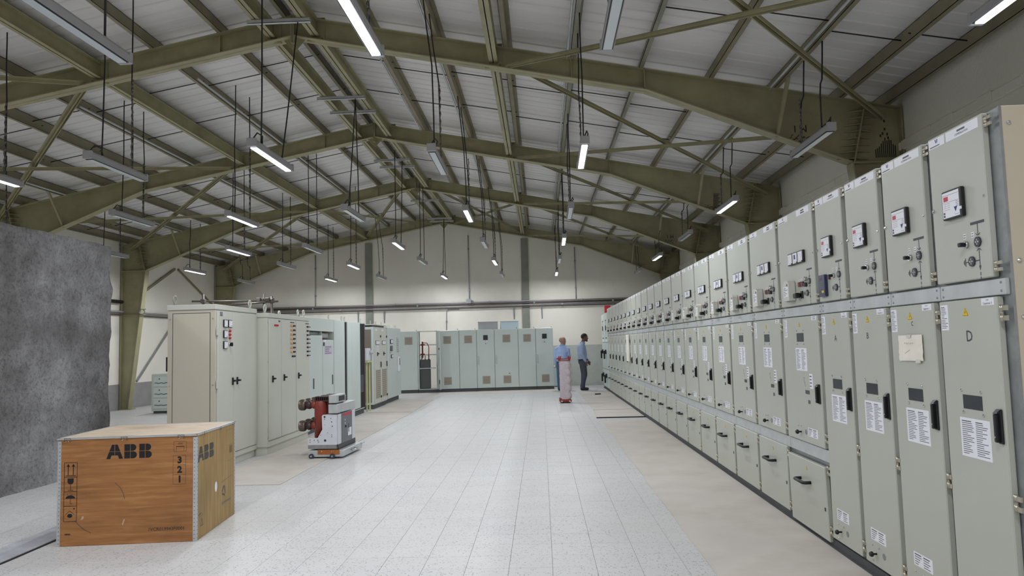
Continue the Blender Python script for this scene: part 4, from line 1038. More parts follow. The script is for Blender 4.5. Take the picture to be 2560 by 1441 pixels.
for x0, x1, z0, z1, m_ in ((.4,.72,1.62,1.74,'black'),(.42,.68,1.42,1.56,'mimic'),(.5,.72,1.22,1.32,'black')):
    q = plate(d,'panel_meter',x0,x1,z0,z1,e2,.02,M[m_],.004); plate(q,'meter_face',x0+.03,x1-.03,z0+.015,z1-.015,e2-.02,.0015,M['white' if m_ == 'black' else 'breaker_grey'])
b = MB()
for x,z0,z1 in ((.32,1.0,1.6),(.36,1.15,1.5)): b.box(x,x+.012,e2-.004,e2,z0,z1)
b.box(.3,.5,e2-.03,e2,1.38,1.4); b.build('conduit_tail', M['galv_light'], d)
b = MB()
for k in range(8):
    z = 1.78-.055*k; b.box(1.35,1.35+.3*((k*7)%5+3)/7,e2-.003,e2,z,z+.012); 
b.box(1.4,1.41,e2-.003,e2,1.36,1.8); b.box(1.6,1.61,e2-.003,e2,1.36,1.78); b.build('mimic_diagram', M['purple'], d)
po = plate(d,'document_pouch',1.42,1.62,.82,1.24,e2,.04,M['white'],.01); plate(po,'pouch_card',1.5,1.6,1.0,1.2,e2-.04,.003,M['ink_soft'])
for x in (.7,.9,1.6,1.8): eye_bolt(c5, x, .1, 2.075, .03)
# grey chest by the left wall
gc = thing('drawer_chest', 'grey cable-slotted chest by the left wall behind the beige cabinet', 'cabinet', (-9.93,18.64,0), 0)
MB().bev(0,.62,0,.7,.06,1.0,.01).build('body', M['dado'], gc); MB().box(.04,.58,.04,.66,.001,.06).build('plinth', M['plinth'], gc)
for k in range(3):
    d = MB().bev(.05,.6,-.012,0,.12+.28*k,.37+.28*k,.004).build('drawer', M['cab_cool'], gc)
    MB().tube([(.09+.028*i,-.016,.21+.28*k+.008*math.sin(i*1.3)) for i in range(17)], .008, 5).build('slot', M['mimic'], d)
    plate(d,'pull',.2,.225,.30+.28*k,.325+.28*k,-.012,.012,M['black'],.003)
mo = thing('monitor', 'dark flat screen seen edge-on on the grey chest', 'screen', (-9.5,18.9,1.001), R(60))
MB().bev(-.2,.2,-.015,.015,.05,.42,.006).build('screen', M['black'], mo); MB().bev(-.08,.08,-.07,.07,0,.012,.003).build('foot', M['black'], mo); MB().bev(-.02,.02,-.01,.02,.01,.08,.003).build('neck', M['black'], mo)
# scaffold behind the cabinets
sf = thing('scaffold', 'rusty tube scaffold standing behind the beige cabinets', 'scaffold', (-7.0,16.6,0))
posts = [(-.52,-.3,2.82),(.46,.75,2.86),(.96,-.1,2.74)]
for x, y, z in posts: MB().tube([(x,y,.001),(x,y,z)], .026, 8).build('pole', M['scaf'], sf)
for a_, c_ in (((-.75,-.36,2.66),(.6,.80,2.70)),((-.1,-.14,2.56),(1.12,-.14,2.62)),((.42,.78,2.74),(1.04,-.22,2.67)),((-.52,-.34,1.2),(.96,-.14,1.2))):
    MB().tube([a_,c_], .022, 8).build('ledger', M['scaf'], sf)
for x, y, z in ((-.52,-.3,2.66),(.46,.72,2.72),(.96,-.1,2.63),(.88,-.14,2.66),(.38,.62,2.72)): MB().bev(x-.05,x+.05,y-.05,y+.05,z-.045,z+.045,.012).build('coupler', M['scaf'], sf)
# ---------------------------------------------------------------- row of green-grey cabinets in front of the end wall
ang = math.atan2(.498,5.065); org = Vector((-4.66,24.37,0)); dx = Vector((math.cos(ang),math.sin(ang),0))
def back(x, label, cat='cabinet', name='grey_cabinet'): p = org+dx*x; return thing(name, label, cat, p, ang, 'green-grey cabinets along the end wall')
HB = 2.03
def grille(par, x, z, s=.26):
    g = plate(par,'vent_grille',x,x+s,z,z+s,-.02,.008,M['vent'],.003); b = MB()
    for k in range(9): b.box(x+.02,x+s-.02,-.0295,-.028,z+.022+k*.025,z+.032+k*.025)
    o = b.build('louvre', M['vent_dark'], g)
def screen(par, x, z):
    s = plate(par,'display_unit',x,x+.15,z,z+.16,-.02,.02,M['black'],.004); plate(s,'display',x+.03,x+.12,z+.06,z+.12,-.04,.001,M['glass_dark'])
    printed(par,'unit_label',x+.01,x+.13,z-.06,z-.01,-.02,2,1,31); b = MB(); b.prism([(x+.05,z-.13),(x+.1,z-.13),(x+.075,z-.085)], -.0215, -.02); b.build('warning_mark', M['ink_soft'], par)
def long_handle(par, x): 
    b = MB(); b.bev(x-.014,x+.014,-.045,-.02,.86,1.17,.006); b.bev(x-.01,x+.01,-.06,-.045,.88,1.1,.004); return b.build('door_handle', M['galv_light'], par)
spec = [(.0,.595,'plain cabinet with one upper vent, left end of the end wall row','u',[]),
        (1.24,1.96,'double vented cabinet right of the open empty one','ul',[]),
        (1.96,2.54,'cabinet with one upper vent right of the double vented one','u',[]),
        (2.54,3.13,'cabinet with a small black display and lower vent, mid row','sl',['h']),
        (3.13,3.92,'widest cabinet with two vents and a small dark tag','ul',['h']),
        (3.92,4.505,'cabinet with a single vent, second from the right end','u',[]),
        (4.505,5.09,'cabinet with a black display, right end of the end wall row','sl',['h'])]
for x0, x1, lb, feat, ex in spec:
    W_ = x1-x0-.004; t = back(x0, 'green-grey '+lb)
    MB().bev(0,W_,0,.58,.1,HB,.004).build('carcass', M['cab_cool'], t); MB().box(.0,W_,.02,.56,.001,.1).build('plinth', M['plinth'], t)
    d = MB().bev(.006,W_-.006,-.02,0,.105,HB-.006,.004).build('door', M['cab_cool'], t)
    xv = .17 if W_ < .65 else .2 if W_ < .75 else .27
    if 'u' in feat: grille(d, xv, 1.585)
    if 'l' in feat: grille(d, xv, .235)
    if 's' in feat: screen(d, .22, 1.68)
    if 'h' in ex: long_handle(d, .05)
    if x0 == 3.13: plate(d,'small_tag',.45,.5,.55,.57,-.02,.003,M['black'])
    b = MB(); b.lathe([(.012,0),(.012,.05)], 8, Matrix.Translation((W_-.04,.06,HB))); b.build('lifting_stud', M['galv'], t)
t = back(.6, 'open empty cabinet frame showing batteries and the wall through it')
b = MB()
for x in (0,.60):
    for y in (0,.54): b.box(x,x+.035,y,y+.035,.1,HB)
b.box(0,.635,0,.575,HB-.02,HB); b.box(0,.635,0,.575,.1,.12); b.build('frame', M['cab_cool'], t); MB().box(0,.635,.02,.56,.001,.1).build('plinth', M['plinth'], t)
for z in (1.55,1.22): MB().box(.04,.6,.44,.46,z,z+.035).build('rail', M['galv_light'], t)
MB().box(.04,.55,.1,.5,.78,.81).build('shelf', M['galv_light'], t)
b = MB(); b.bev(.1,.15,.4,.44,1.15,1.68,.006); b.bev(.06,.2,.39,.45,1.55,1.6,.004); b.bev(.06,.2,.39,.45,1.23,1.28,.004); b.build('busbar_support', M['frame_red'], t)
MB().tube([(.15,.4,1.64),(.28,.38,1.63),(.34,.36,1.5),(.33,.36,1.1),(.36,.34,.95)], .014, 6).build('lead', M['frame_red'], t)
MB().tube([(.13,.4,1.16),(.07,.3,1.0),(.06,.25,.9)], .014, 6).build('lead', M['pole_dark'], t)
dr = MB(); dr.bev(-.012,.012,-.5,0,.105,HB-.01,.004); o = dr.build('open_door', M['cab_cool'], t, (.645,0,0), R(12))
plate(o,'door_pocket',-.05,-.012,.3,.9,-.1,.28,M['galv_light']); 
b = MB(); b.box(-.03,-.012,-.42,-.36,.3,.42); b.box(-.03,-.012,-.4,-.34,1.4,1.46); b.build('door_latch', M['black'], o)
bt = thing('battery_bank', 'dark grey battery block standing inside the open empty cabinet', 'battery', org+dx*.66, ang)
b = MB(); b.bev(0,.33,.12,.45,.125,.77,.01); b.build('lower_case', mat('battery_grey',(78,82,80),.6), bt)
b = MB(); b.bev(0,.33,.12,.45,.815,1.08,.008); b.build('upper_case', M['plinth'], bt)
for x in (.04,.16,.28):
    q = MB(); q.lathe([(.03,0),(.03,.02),(.015,.025),(.015,.11),(.025,.115),(.025,.13)], 10, Matrix.Translation((x,.25,1.08))); q.build('terminal', M['nickel'] if x < .2 else M['pole_dark'], bt)
for k, (x0, x1) in enumerate(((2.6,3.26),(3.36,3.96))):
    p = org+dx*x0; t = thing('duct_box', 'pale grey box on top of the green-grey cabinets, %s of two' % ('left' if k == 0 else 'right'), 'box', (p.x,p.y,HB+.001), ang)
    MB().bev(0,x1-x0,.12,.5,0,.25,.006).build('body', M['sky_blue'] if k else M['housing'], t); MB().bev(-.008,x1-x0+.008,.11,.51,.25,.262,.003).build('lid', M['galv_light'], t)
wc = thing('pale_unit', 'low pale blue unit against the end wall behind the bald man', 'cabinet', (.42,26.0,0))
MB().bev(0,.36,0,.5,.03,.69,.01).build('body', M['sky_blue'], wc); MB().bev(-.01,.37,-.015,.5,.69,.72,.006).build('top', M['white'], wc); MB().box(.02,.34,.02,.48,.001,.03).build('plinth', M['plinth'], wc)
# ---------------------------------------------------------------- crate
CW, CD, CH = 1.09, 1.0, .855
cr = thing('wooden_crate', 'brown plywood crate with metal edges and black ABB letters', 'crate', (-3.913,5.916,.001), R(5.6))
cr['label'] = 'brown plywood shipping crate with riveted metal edges, standing on the floor'
MB().box(.012,CW-.012,.012,CD-.012,.0,CH-.02).build('inner_box', M['wood_side'], cr)
pf = MB().bev(.004,CW-.004,0,.012,0,CH-.012,.002).build('front_panel', M['wood_front'], cr)
ps = MB().bev(CW-.012,CW,.004,CD-.004,0,CH-.012,.002).build('side_panel', M['wood_side'], cr)
MB().bev(0,.012,.004,CD-.004,0,CH-.012,.002).build('side_panel', M['wood_side'], cr); MB().bev(.004,CW-.004,CD-.012,CD,0,CH-.012,.002).build('back_panel', M['wood_side'], cr)
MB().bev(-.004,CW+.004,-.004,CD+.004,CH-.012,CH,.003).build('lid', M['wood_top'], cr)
b = MB(); th = .0018
for y0, y1, x0, x1 in ((-.007,-.004,-.008,CW+.008),(CD+.004,CD+.007,-.008,CW+.008)): b.box(x0,x1,y0,y1,CH-.012,CH+.002)
for x0, x1 in ((-.008,-.004),(CW+.004,CW+.008)): b.box(x0,x1,-.007,CD+.007,CH-.012,CH+.002)
b.box(-.008,CW+.008,-.007,.012,CH,CH+.002); b.box(-.008,CW+.008,CD-.012,CD+.007,CH,CH+.002); b.box(-.008,.012,-.007,CD+.007,CH,CH+.002); b.box(CW-.012,CW+.008,-.007,CD+.007,CH,CH+.002)
b.build('rim', M['galv_light'], cr)
for (x, y, sx, sy) in ((0,0,1,1),(CW,0,-1,1),(CW,CD,-1,-1),(0,CD,1,-1)):
    b = MB(); b.box(*sorted((x,x+sx*.026)),*sorted((y-sy*.002,y)),.0,CH-.024); b.box(*sorted((x-sx*.002,x)),*sorted((y,y+sy*.026)),.0,CH-.024)
    cs = b.build('corner_strip', M['galv_light'], cr)
    rv = MB()
    for k in range(26):
        z = .02+k*.0315
        rv.bev(*sorted((x+sx*.012,x+sx*.018)),*sorted((y-sy*.0035,y-sy*.001)),z,z+.006,.001); rv.bev(*sorted((x-sx*.0035,x-sx*.001)),*sorted((y+sy*.012,y+sy*.018)),z,z+.006,.001)
    o = rv.build('rivet', M['plinth'], cs); o['kind'] = 'stuff'
for x in (.075,.52,.97):
    b = MB(); b.tube([(x-.025,-.009,CH-.03),(x-.025,-.009,CH-.002),(x+.025,-.009,CH-.002),(x+.025,-.009,CH-.03),(x+.008,-.009,CH-.03),(x+.008,-.009,CH-.014),(x-.008,-.009,CH-.014),(x-.008,-.009,CH-.03)], .0022, 5, closed=True)
    b.build('lid_clip', M['chrome'], cr)
for y in (.14,.55,.93):
    b = MB(); b.tube([(CW+.009,y-.02,CH-.028),(CW+.009,y-.02,CH),(CW+.009,y+.02,CH),(CW+.009,y+.02,CH-.028)], .0022, 5, closed=True); b.build('lid_clip', M['chrome'], cr)
def letter_a(b, x, z, s, f):
    c = .575
    for sg in (1,-1):
        g = lambda a_: x+s*(c-sg*(c-a_))
        for poly in ([(0,0),(.27,0),(.355,.24),(.555,.24),(.555,.49),(.188,.49)], [(.2,.525),(.555,.525),(.555,1),(.385,1)]):
            f(b, [(g(a_), z+s*h) for a_, h in poly])
def letter_b(b, x, z, s, f):
    f(b, [(x,z),(x+.39*s,z),(x+.39*s,z+.49*s),(x,z+.49*s)]); f(b, [(x,z+.525*s),(x+.39*s,z+.525*s),(x+.39*s,z+s),(x,z+s)])
    for cz, r, x1 in ((.245,.245,.62),(.7625,.2375,.58)):
        f(b, [(x+.425*s,z+s*(cz-r)),(x+x1*s,z+s*(cz-r))]+[(x+s*(x1+r*math.sin(PI*i/8)), z+s*(cz-r*math.cos(PI*i/8))) for i in range(1,8)]+[(x+x1*s,z+s*(cz+r)),(x+.425*s,z+s*(cz+r))])
def logo(par, mapf, x, z, s):
    b = MB(); f = lambda b_, P: b_.add([mapf(a_,h,0) for a_,h in P]+[mapf(a_,h,.0006) for a_,h in P], [tuple(range(len(P)))[::-1], tuple(range(len(P),2*len(P)))]+[(i,(i+1)%len(P),(i+1)%len(P)+len(P),i+len(P)) for i in range(len(P))])
    letter_a(b, x, z, s, f); letter_b(b, x+1.24*s, z, s, f); letter_b(b, x+2.27*s, z, s, f)
    return b.build('printed_logo', M['black'], par)
ff = lambda u, v, d: (u, -.0003-d, v)
fs = lambda u, v, d: (CW+.0003+d, u, v)
logo(pf, ff, .378, .678, .114)
def stroke(b, mapf, pts, w_=.004, closed=False):
    P = [Vector((p[0],p[1])) for p in pts]
    if closed: P.append(P[0])
    for p, q in zip(P, P[1:]):
        d = (q-p).normalized(); n = Vector((-d.y,d.x))*w_/2; p2, q2 = p-d*w_/2, q+d*w_/2
        b.quad([mapf(*(p2+n),.0005), mapf(*(q2+n),.0005), mapf(*(q2-n),.0005), mapf(*(p2-n),.0005)])
def fill(b, mapf, P): b.quad([mapf(u,v,.0005) for u,v in P])
def rect(u0,u1,v0,v1): return [(u0,v0),(u1,v0),(u1,v1),(u0,v1)]
# handling marks
b = MB(); u0, u1 = .052, .152; vs_ = [.195,.315,.43,.545,.66]
for z0, z1 in zip(vs_, vs_[1:]): stroke(b, ff, rect(u0,u1,z0,z1), .0035, True)
for u in (.082,.122):
    stroke(b, ff, [(u,.565),(u,.635)], .006); fill(b, ff, [(u-.013,.628),(u+.013,.628),(u,.65)])
stroke(b, ff, [(.066,.556),(.138,.556)], .005)
fill(b, ff, [(.078,.535),(.126,.535),(.126,.505),(.115,.49),(.089,.49),(.078,.505)]); stroke(b, ff, [(.102,.49),(.102,.445)], .004); stroke(b, ff, [(.082,.441),(.122,.441)], .004)
fill(b, ff, [(.102+.038*math.cos(PI*i/10), .375+.026*math.sin(PI*i/10)) for i in range(11)])
stroke(b, ff, [(.102,.375),(.102,.338),(.108,.332),(.114,.338)], .003)
rnd = random.Random(3)
for k in range(12): u = rnd.uniform(.062,.135); v = rnd.uniform(.404,.424); stroke(b, ff, [(u,v),(u-.003,v-.005)], .0018)
stroke(b, ff, [(.062,.245),(.1,.278),(.138,.245)], .003); fill(b, ff, [(.1+.02*math.cos(PI*i/7), .24+.016*math.sin(PI*i/7)) for i in range(14)])
for k in range(4): stroke(b, ff, [(.132-.008*math.cos(k*PI/4),.295-.008*math.sin(k*PI/4)),(.132+.008*math.cos(k*PI/4),.295+.008*math.sin(k*PI/4))], .002)
b.build('handling_marks', M['black'], pf, recalc=False)
b = MB()
for z0, z1 in ((.458,.535),(.535,.612),(.612,.689)): stroke(b, ff, rect(.905,1.005,z0,z1), .0015, True)
stroke(b, ff, rect(.91,1.01,.722,.8), .0015, True)
stroke(b, ff, [(.93,.726),(.93,.758),(.99,.758),(.99,.726)], .002); stroke(b, ff, [(.928,.76),(.992,.76)], .004); stroke(b, ff, [(.94,.776),(.98,.776)], .0015); stroke(b, ff, [(.944,.787),(.978,.787)], .003)
b.build('stacking_marks', M['black'], pf, recalc=False)
for ch, z in (('3',.65),('2',.573),('1',.496)): link('printed_digit', text_mesh(ch, .072, M['black'], .0035), pf, (.957,-.0008,z))
link('serial_code', text_mesh('1VCR019943F0001', .037, M['black']), pf, (.855,-.0008,.107))
link('maker_mark', text_mesh('HEPAK', .015, M['black'], .0008), pf, (.085,-.0008,.093))
b = MB(); stroke(b, ff, [(.45,.485),(.49,.45),(.515,.40),(.525,.36)], .004); stroke(b, ff, [(.14,.2),(.17,.165),(.215,.125),(.265,.10)], .004); b.build('scuff', M['plinth'], pf, recalc=False)
b = MB(); fill(b, ff, [(.185,.20),(.21,.215),(.205,.235),(.195,.23)]); fill(b, ff, [(.505,.155),(.522,.2),(.53,.195),(.515,.15)]); b.build('chip', M['wood_top'], pf, recalc=False)
# side prints
logo(ps, fs, .03, .62, .122)
b = MB(); disc_ = [(.47+.032*math.cos(2*PI*i/16), .345+.045*math.sin(2*PI*i/16)) for i in range(16)]; fill(b, fs, disc_); b.build('round_sticker', M['white'], ps, recalc=False)
b = MB()
for k in range(3):
    a_ = PI/2+2*PI*k/3; c_ = Vector((.68,.27)); p = c_+Vector((math.cos(a_),math.sin(a_)))*.042; q = c_+Vector((math.cos(a_+1.5),math.sin(a_+1.5)))*.042
    stroke(b, fs, [tuple(p),tuple(q)], .017); 
stroke(b, fs, [(.055,.17),(.17,.185)], .002); stroke(b, fs, [(.05,.19),(.11,.2)], .007); stroke(b, fs, [(.1,.095),(.155,.1),(.128,.155)], .005, True)
stroke(b, fs, rect(.76,.93,.52,.80), .0015, True); stroke(b, fs, [(.76,.66),(.93,.66)], .0015)
for k in range(9): stroke(b, fs, [(.84+.009*k,.585),(.84+.009*k,.65)], .0025)
stroke(b, fs, [(.62,.355),(.9,.375)], .002)
b.build('side_marks', M['black'], ps, recalc=False)
tm = text_mesh('1VCR019943F0001', .034, M['ink_soft']); link('serial_code', tm, ps, (CW+.0008,.74,.165), (0,0,PI/2))
# ---------------------------------------------------------------- vacuum breaker on its trolley
tr = thing('breaker_trolley', 'low galvanised trolley with a copper bar carrying the red pole breaker', 'trolley', (-3.285,10.36,0), R(-3))
b = MB(); b.bev(0,.50,0,.9,.025,.115,.006); b.build('frame', M['galv_light'], tr)
MB().bev(.08,.42,.06,.84,.115,.135,.004).build('deck', M['mimic'], tr)
MB().bev(.14,.45,-.012,0,.06,.125,.004).build('copper_bar', M['copper'], tr)
for x in (.2,.34):
    q = MB(); q.lathe([(.008,0),(.006,.006)], 8, Matrix.Translation((x,-.012,.1)) @ Matrix.Rotation(PI/2,4,'X')); q.build('bolt', M['chrome'], tr)
for x in (.05,.35):
    for y in (-.018,.9):
        q = MB(); q.lathe([(.034,-.012),(.036,-.008),(.036,.008),(.034,.012)], 16, Matrix.Translation((x,y+.006,.037)) @ Matrix.Rotation(PI/2,4,'X'), 0); q.lathe([(.012,-.016),(.012,.016)], 8, Matrix.Translation((x,y+.006,.037)) @ Matrix.Rotation(PI/2,4,'X'), 1); q.build('wheel', [M['mimic'],M['chrome']], tr)
MB().tube([(.50,.35,.075),(.545,.35,.075),(.545,.5,.075),(.50,.5,.075)], .012, 6).build('pull_handle', M['chrome'], tr)
MB().bev(.49,.52,.84,.98,.09,.11,.004).build('end_tab', M['galv_light'], tr)
br = thing('circuit_breaker', 'withdrawable breaker with three red poles and dark grey front panel on the trolley', 'breaker', (-3.285,10.36,.136), R(-3))
side = [(0,.055),(.50-.085,.055),(.50-.085,.47),(.215,.47),(.20,.45),(.205,.265),(.135,.145),(0,.145)]
for y in (0,.79): 
    b = MB(); b.prism([(a_,h) for a_,h in side], y, y+.012, lambda a_,h,d: (a_,d,h)); s_ = b.build('side_plate', M['breaker_white'], br)
    if y == 0:
        b = MB(); rnd = random.Random(8)
        for x, z, r in ((.24,.44,.014),(.245,.115,.017),(.24,.41,.006),(.33,.42,.006),(.34,.37,.008),(.35,.31,.008),(.28,.22,.005),(.34,.19,.006),(.34,.165,.006),(.03,.125,.006),(.03,.095,.006),(.09,.12,.006),(.14,.12,.007),(.15,.095,.006),(.24,.33,.004),(.18,.19,.005)): disc(b, x, z, r, -.002, 0, 10)
        b.build('hole', M['mimic'], s_)
MB().box(0,.42,.0,.80,.0,.055).build('base_rail', M['galv'], br)
MB().bev(.205,.415,.012,.79,.06,.465,.004).build('drive_box', M['breaker_white'], br)
fp = MB().bev(.415,.43,.02,.79,.055,.47,.004).build('front_frame', M['breaker_white'], br)
fg = MB().bev(.43,.438,.15,.62,.055,.475,.003).build('front_cover', M['breaker_grey'], fp)
b = MB(); b.box(.438,.4395,.22,.6,.43,.462); b.build('red_label', M['red'], fp)
b = MB(); b.box(.438,.4395,.28,.30,.36,.38); b.box(.438,.4395,.28,.30,.31,.335); b.box(.438,.4395,.42,.58,.13,.24); b.build('small_labels', M['white'], fp)
b = MB(); b.bev(.438,.45,.3,.33,.26,.29,.003); b.box(.438,.44,.44,.47,.18,.3); b.build('push_buttons', M['black'], fp)
MB().bev(.30,.43,-.02,.80,.488,.612,.006).build('top_duct', M['galv_light'], br)
tb = MB().bev(.31,.42,-.03,.38,.63,.74,.006).build('plug_box', M['galv_light'], br); MB().bev(.42,.424,.08,.33,.65,.72,.003).build('plug_face', M['black'], tb); MB().box(.33,.41,.02,.3,.612,.63).build('plug_base', M['mimic'], tb)
b = MB(); b.bev(.40,.43,.0,.8,-.0,.055,.003); b.build('truck_front', M['black'], br)
for k in range(3):
    y = .15+.24*k
    p = MB(); p.lathe([(.095,.145),(.095,.645),(.09,.655)], 20, Matrix.Translation((.14,y,0))); po = p.build('pole', M['pole_red'], br)
    p = MB()
    for i in range(7): p.bev(.075+.03*i,.09+.03*i,y-.08,y+.08,.655,.72,.006)
    p.bev(.07,.31,y-.08,y+.08,.645,.665,.006); p.bev(.25,.33,y-.075,y+.075,.56,.70,.012); p.build('pole_cap', M['pole_dark'], po)
    for z in (.60,.305):
        rot = Matrix.Translation((.06,y,z)) @ Matrix.Rotation(-PI/2,4,'Y')
        p = MB(); p.lathe([(.062,-.02),(.055,.03),(.042,.06)], 16, rot); p.build('arm_socket', M['pole_red'], po)
        p = MB(); p.lathe([(.04,.05),(.055,.075),(.06,.10),(.045,.13),(.04,.15)], 16, rot); p.build('arm', M['pole_dark'], po)
        p = MB(); p.lathe([(.055,.14),(.074,.155),(.076,.165),(.07,.17),(.074,.19),(.07,.215),(.076,.22),(.07,.232),(.05,.234)], 18, rot)
        for i in range(18):
            a_ = 2*PI*i/18; c_ = rot @ Vector((.073*math.cos(a_),.073*math.sin(a_),.19)); p.bev(c_.x-.022,c_.x+.022,c_.y-.005,c_.y+.005,c_.z-.005,c_.z+.005,.002)
        p.build('tulip_contact', M['bronze'], po)
# ---------------------------------------------------------------- film wrapped unit in the aisle
wp = thing('wrapped_unit', 'tall film wrapped unit with dark red ends standing in the aisle before the bald man', 'wrapped unit', (.575,19.02,0), R(3))
b = MB(); b.bev(-.15,.15,-.13,.13,.035,.09,.006); b.bev(-.15,-.11,-.14,.14,.09,.13,.004); b.build('base_frame', M['frame_red'], wp)
MB().box(-.12,.12,-.11,.11,.001,.036).build('skid', M['black'], wp)
for x in (-.1,.1): q = MB(); q.lathe([(.022,0),(.022,.015)], 10, Matrix.Translation((x,-.13,.05)) @ Matrix.Rotation(PI/2,4,'X')); q.build('bolt', M['chrome'], wp)
vs = []; nz, na = 44, 40
for i in range(nz+1):
    z = .09+.96*i/nz
    for j in range(na):
        a_ = 2*PI*j/na; c_, s_ = math.cos(a_), math.sin(a_); p_ = 5
        k = (abs(c_)**p_+abs(s_)**p_)**(-1/p_)
        bulge = .042*abs(math.sin((z-.09)*PI/.19))*max(0,c_)+.007*mnoise.noise(Vector((c_*3,s_*3,z*9)))+.006*mnoise.noise(Vector((c_*2,s_*2,z*26)))
        vs.append(((.128*k*c_)+bulge*c_, (.115*k+bulge)*s_, z))
b = MB(); b.add(vs, [(i*na+j,i*na+(j+1)%na,(i+1)*na+(j+1)%na,(i+1)*na+j) for i in range(nz) for j in range(na)], 0, True)
b.f += [tuple(nz*na+j for j in range(na)), tuple(range(na))[::-1]]; b.m += [0,0]; b.s += [False,False]
fm = mat('wrap_film', (184,172,178), .2, var=.1, scale=18, spec=.8, bump=.6, bscale=28, stretch=(1,1,3))
b.build('film_wrap', fm, wp, recalc=False)
b = MB(); b.bev(-.16,.15,-.06,.06,1.06,1.12,.006); b.bev(-.17,-.11,-.07,.07,1.1,1.15,.006); b.bev(.09,.16,-.07,.07,1.1,1.16,.006); b.tube([(-.2,0,1.12),(-.16,0,1.12)],.012,6)
for x in (-.13,-.09,.1,.12): b.bev(x-.012,x+.012,-.02,.02,1.12,1.185,.004)
b.build('top_clamp', M['frame_red'], wp)
q = MB(); q.bev(-.1,.1,-.066,-.058,1.075,1.095,.003); q.build('clamp_rod', M['chrome'], wp)
# things lying on the floor at the far end
o = tag(MB().bev(-.09,.09,-.025,.025,.0,.03,.01).build('hand_tool', M['black'], None, (1.59,21.62,.009), R(12)), 'small black tool lying on the beige cover near the far panels', 'tool')
o = tag(MB().bev(-.13,.13,-.05,.05,.0,.02,.006).build('paper_packet', M['paper'], None, (1.86,23.3,.001), R(8)), 'small white packet on the floor at the far end of the switchgear', 'packet')
# ---------------------------------------------------------------- people
def person(label, pos, prims, mats, vox=.011, hair=None):
    """prims: (p0, r0, p1, r1, material index[, squash]) tapered capsules fused into one skin by voxel remeshing"""
    b = MB()
    for p in prims:
        a_, r0, c_, r1 = Vector(p[0]), p[1], Vector(p[2]), p[3]
        d = c_-a_; L_ = max(d.length,1e-4); z = d/L_ if d.length > 1e-4 else Vector((0,0,1)); x = Vector((1,0,0)) if abs(z.x) < .8 else Vector((0,1,0)); y = z.cross(x).normalized(); x = y.cross(z)
        mt = Matrix(((x.x,y.x,z.x,a_.x),(x.y,y.y,z.y,a_.y),(x.z,y.z,z.z,a_.z),(0,0,0,1)))
        prof = [(max(.0005,r0*math.cos(t)), -r0*math.sin(t)) for t in (PI/2*.98,PI/3,PI/6,0)]+[(max(.0005,r1*math.cos(t)), L_+r1*math.sin(t)) for t in (0,PI/6,PI/3,PI/2*.98)]
        o = len(b.v); b.lathe(prof, 14, mt)
        if len(p) > 5:
            sx, sy = p[5]
            for i in range(o, len(b.v)):
                v = b.v[i]; t = max(0,min(1,(Vector(v)-a_).dot(z)/L_)); c0 = a_+d*t
                b.v[i] = (c0.x+(v[0]-c0.x)*sx, c0.y+(v[1]-c0.y)*sy, v[2])
    me = b.mesh('body', [])
    ob = bpy.data.objects.new('body_tmp', me); C.objects.link(ob)
    md = ob.modifiers.new('r', 'REMESH'); md.mode = 'VOXEL'; md.voxel_size = vox; md.use_smooth_shade = True
    ms = ob.modifiers.new('s', 'SMOOTH'); ms.iterations = 3; ms.factor = .5
    dg = bpy.context.evaluated_depsgraph_get(); me2 = bpy.data.meshes.new_from_object(ob.evaluated_get(dg)); bpy.data.objects.remove(ob)
    me2.name = 'body'; me2.materials.clear()
    for m_ in mats: me2.materials.append(m_)
    import numpy as np
    n = len(me2.polygons); cc = np.empty(n*3); me2.polygons.foreach_get('center', cc); cc = cc.reshape(-1,3); best = np.full(n, 1e9); idx = np.zeros(n, int)
    for p in prims:
        a_, c_ = np.array(p[0]), np.array(p[2]); d = c_-a_; L2 = max((d*d).sum(),1e-9); sx, sy = p[5] if len(p) > 5 else (1,1)
        t = np.clip(((cc-a_)@d)/L2,0,1); v = (cc-(a_+t[:,None]*d))/np.array([sx,sy,1]); ds = np.linalg.norm(v,axis=1)-(p[1]+(p[3]-p[1])*t)
        k = ds < best; best[k] = ds[k]; idx[k] = p[4]
    me2.polygons.foreach_set('material_index', idx.astype(np.int32))
    t = thing('person', label, 'person', pos); bo = bpy.data.objects.new('body', me2); C.objects.link(bo); bo.parent = t
    return t
def hand(w_, d, side, sc=1.0, m=0):
    """palm and five curled fingers, wrist at w_, pointing along d (down), side = direction of the thumb"""
    w_ = Vector(w_); d = Vector(d).normalized(); sd = Vector(side).normalized(); n = d.cross(sd).normalized(); P = []
    pal = w_+d*.085*sc
    P.append((tuple(w_),.026*sc,tuple(pal),.03*sc,m))
    for k, (off, L_) in enumerate(((.027,.072),(.009,.08),(-.009,.075),(-.026,.058))):
        a_ = pal+sd*off*sc+d*.01*sc; k1 = a_+(d*.9+n*.25).normalized()*L_*.5*sc; k2 = k1+(d*.6+n*.8).normalized()*L_*.5*sc
        P += [(tuple(a_),.0105*sc,tuple(k1),.0095*sc,m),(tuple(k1),.0095*sc,tuple(k2),.0075*sc,m)]
    a_ = w_+d*.03*sc+sd*.022*sc; k1 = a_+(d*.6+sd*.8).normalized()*.04*sc; k2 = k1+(d*.9+n*.3).normalized()*.032*sc
    P += [(tuple(a_),.013*sc,tuple(k1),.011*sc,m),(tuple(k1),.011*sc,tuple(k2),.009*sc,m)]
    return P
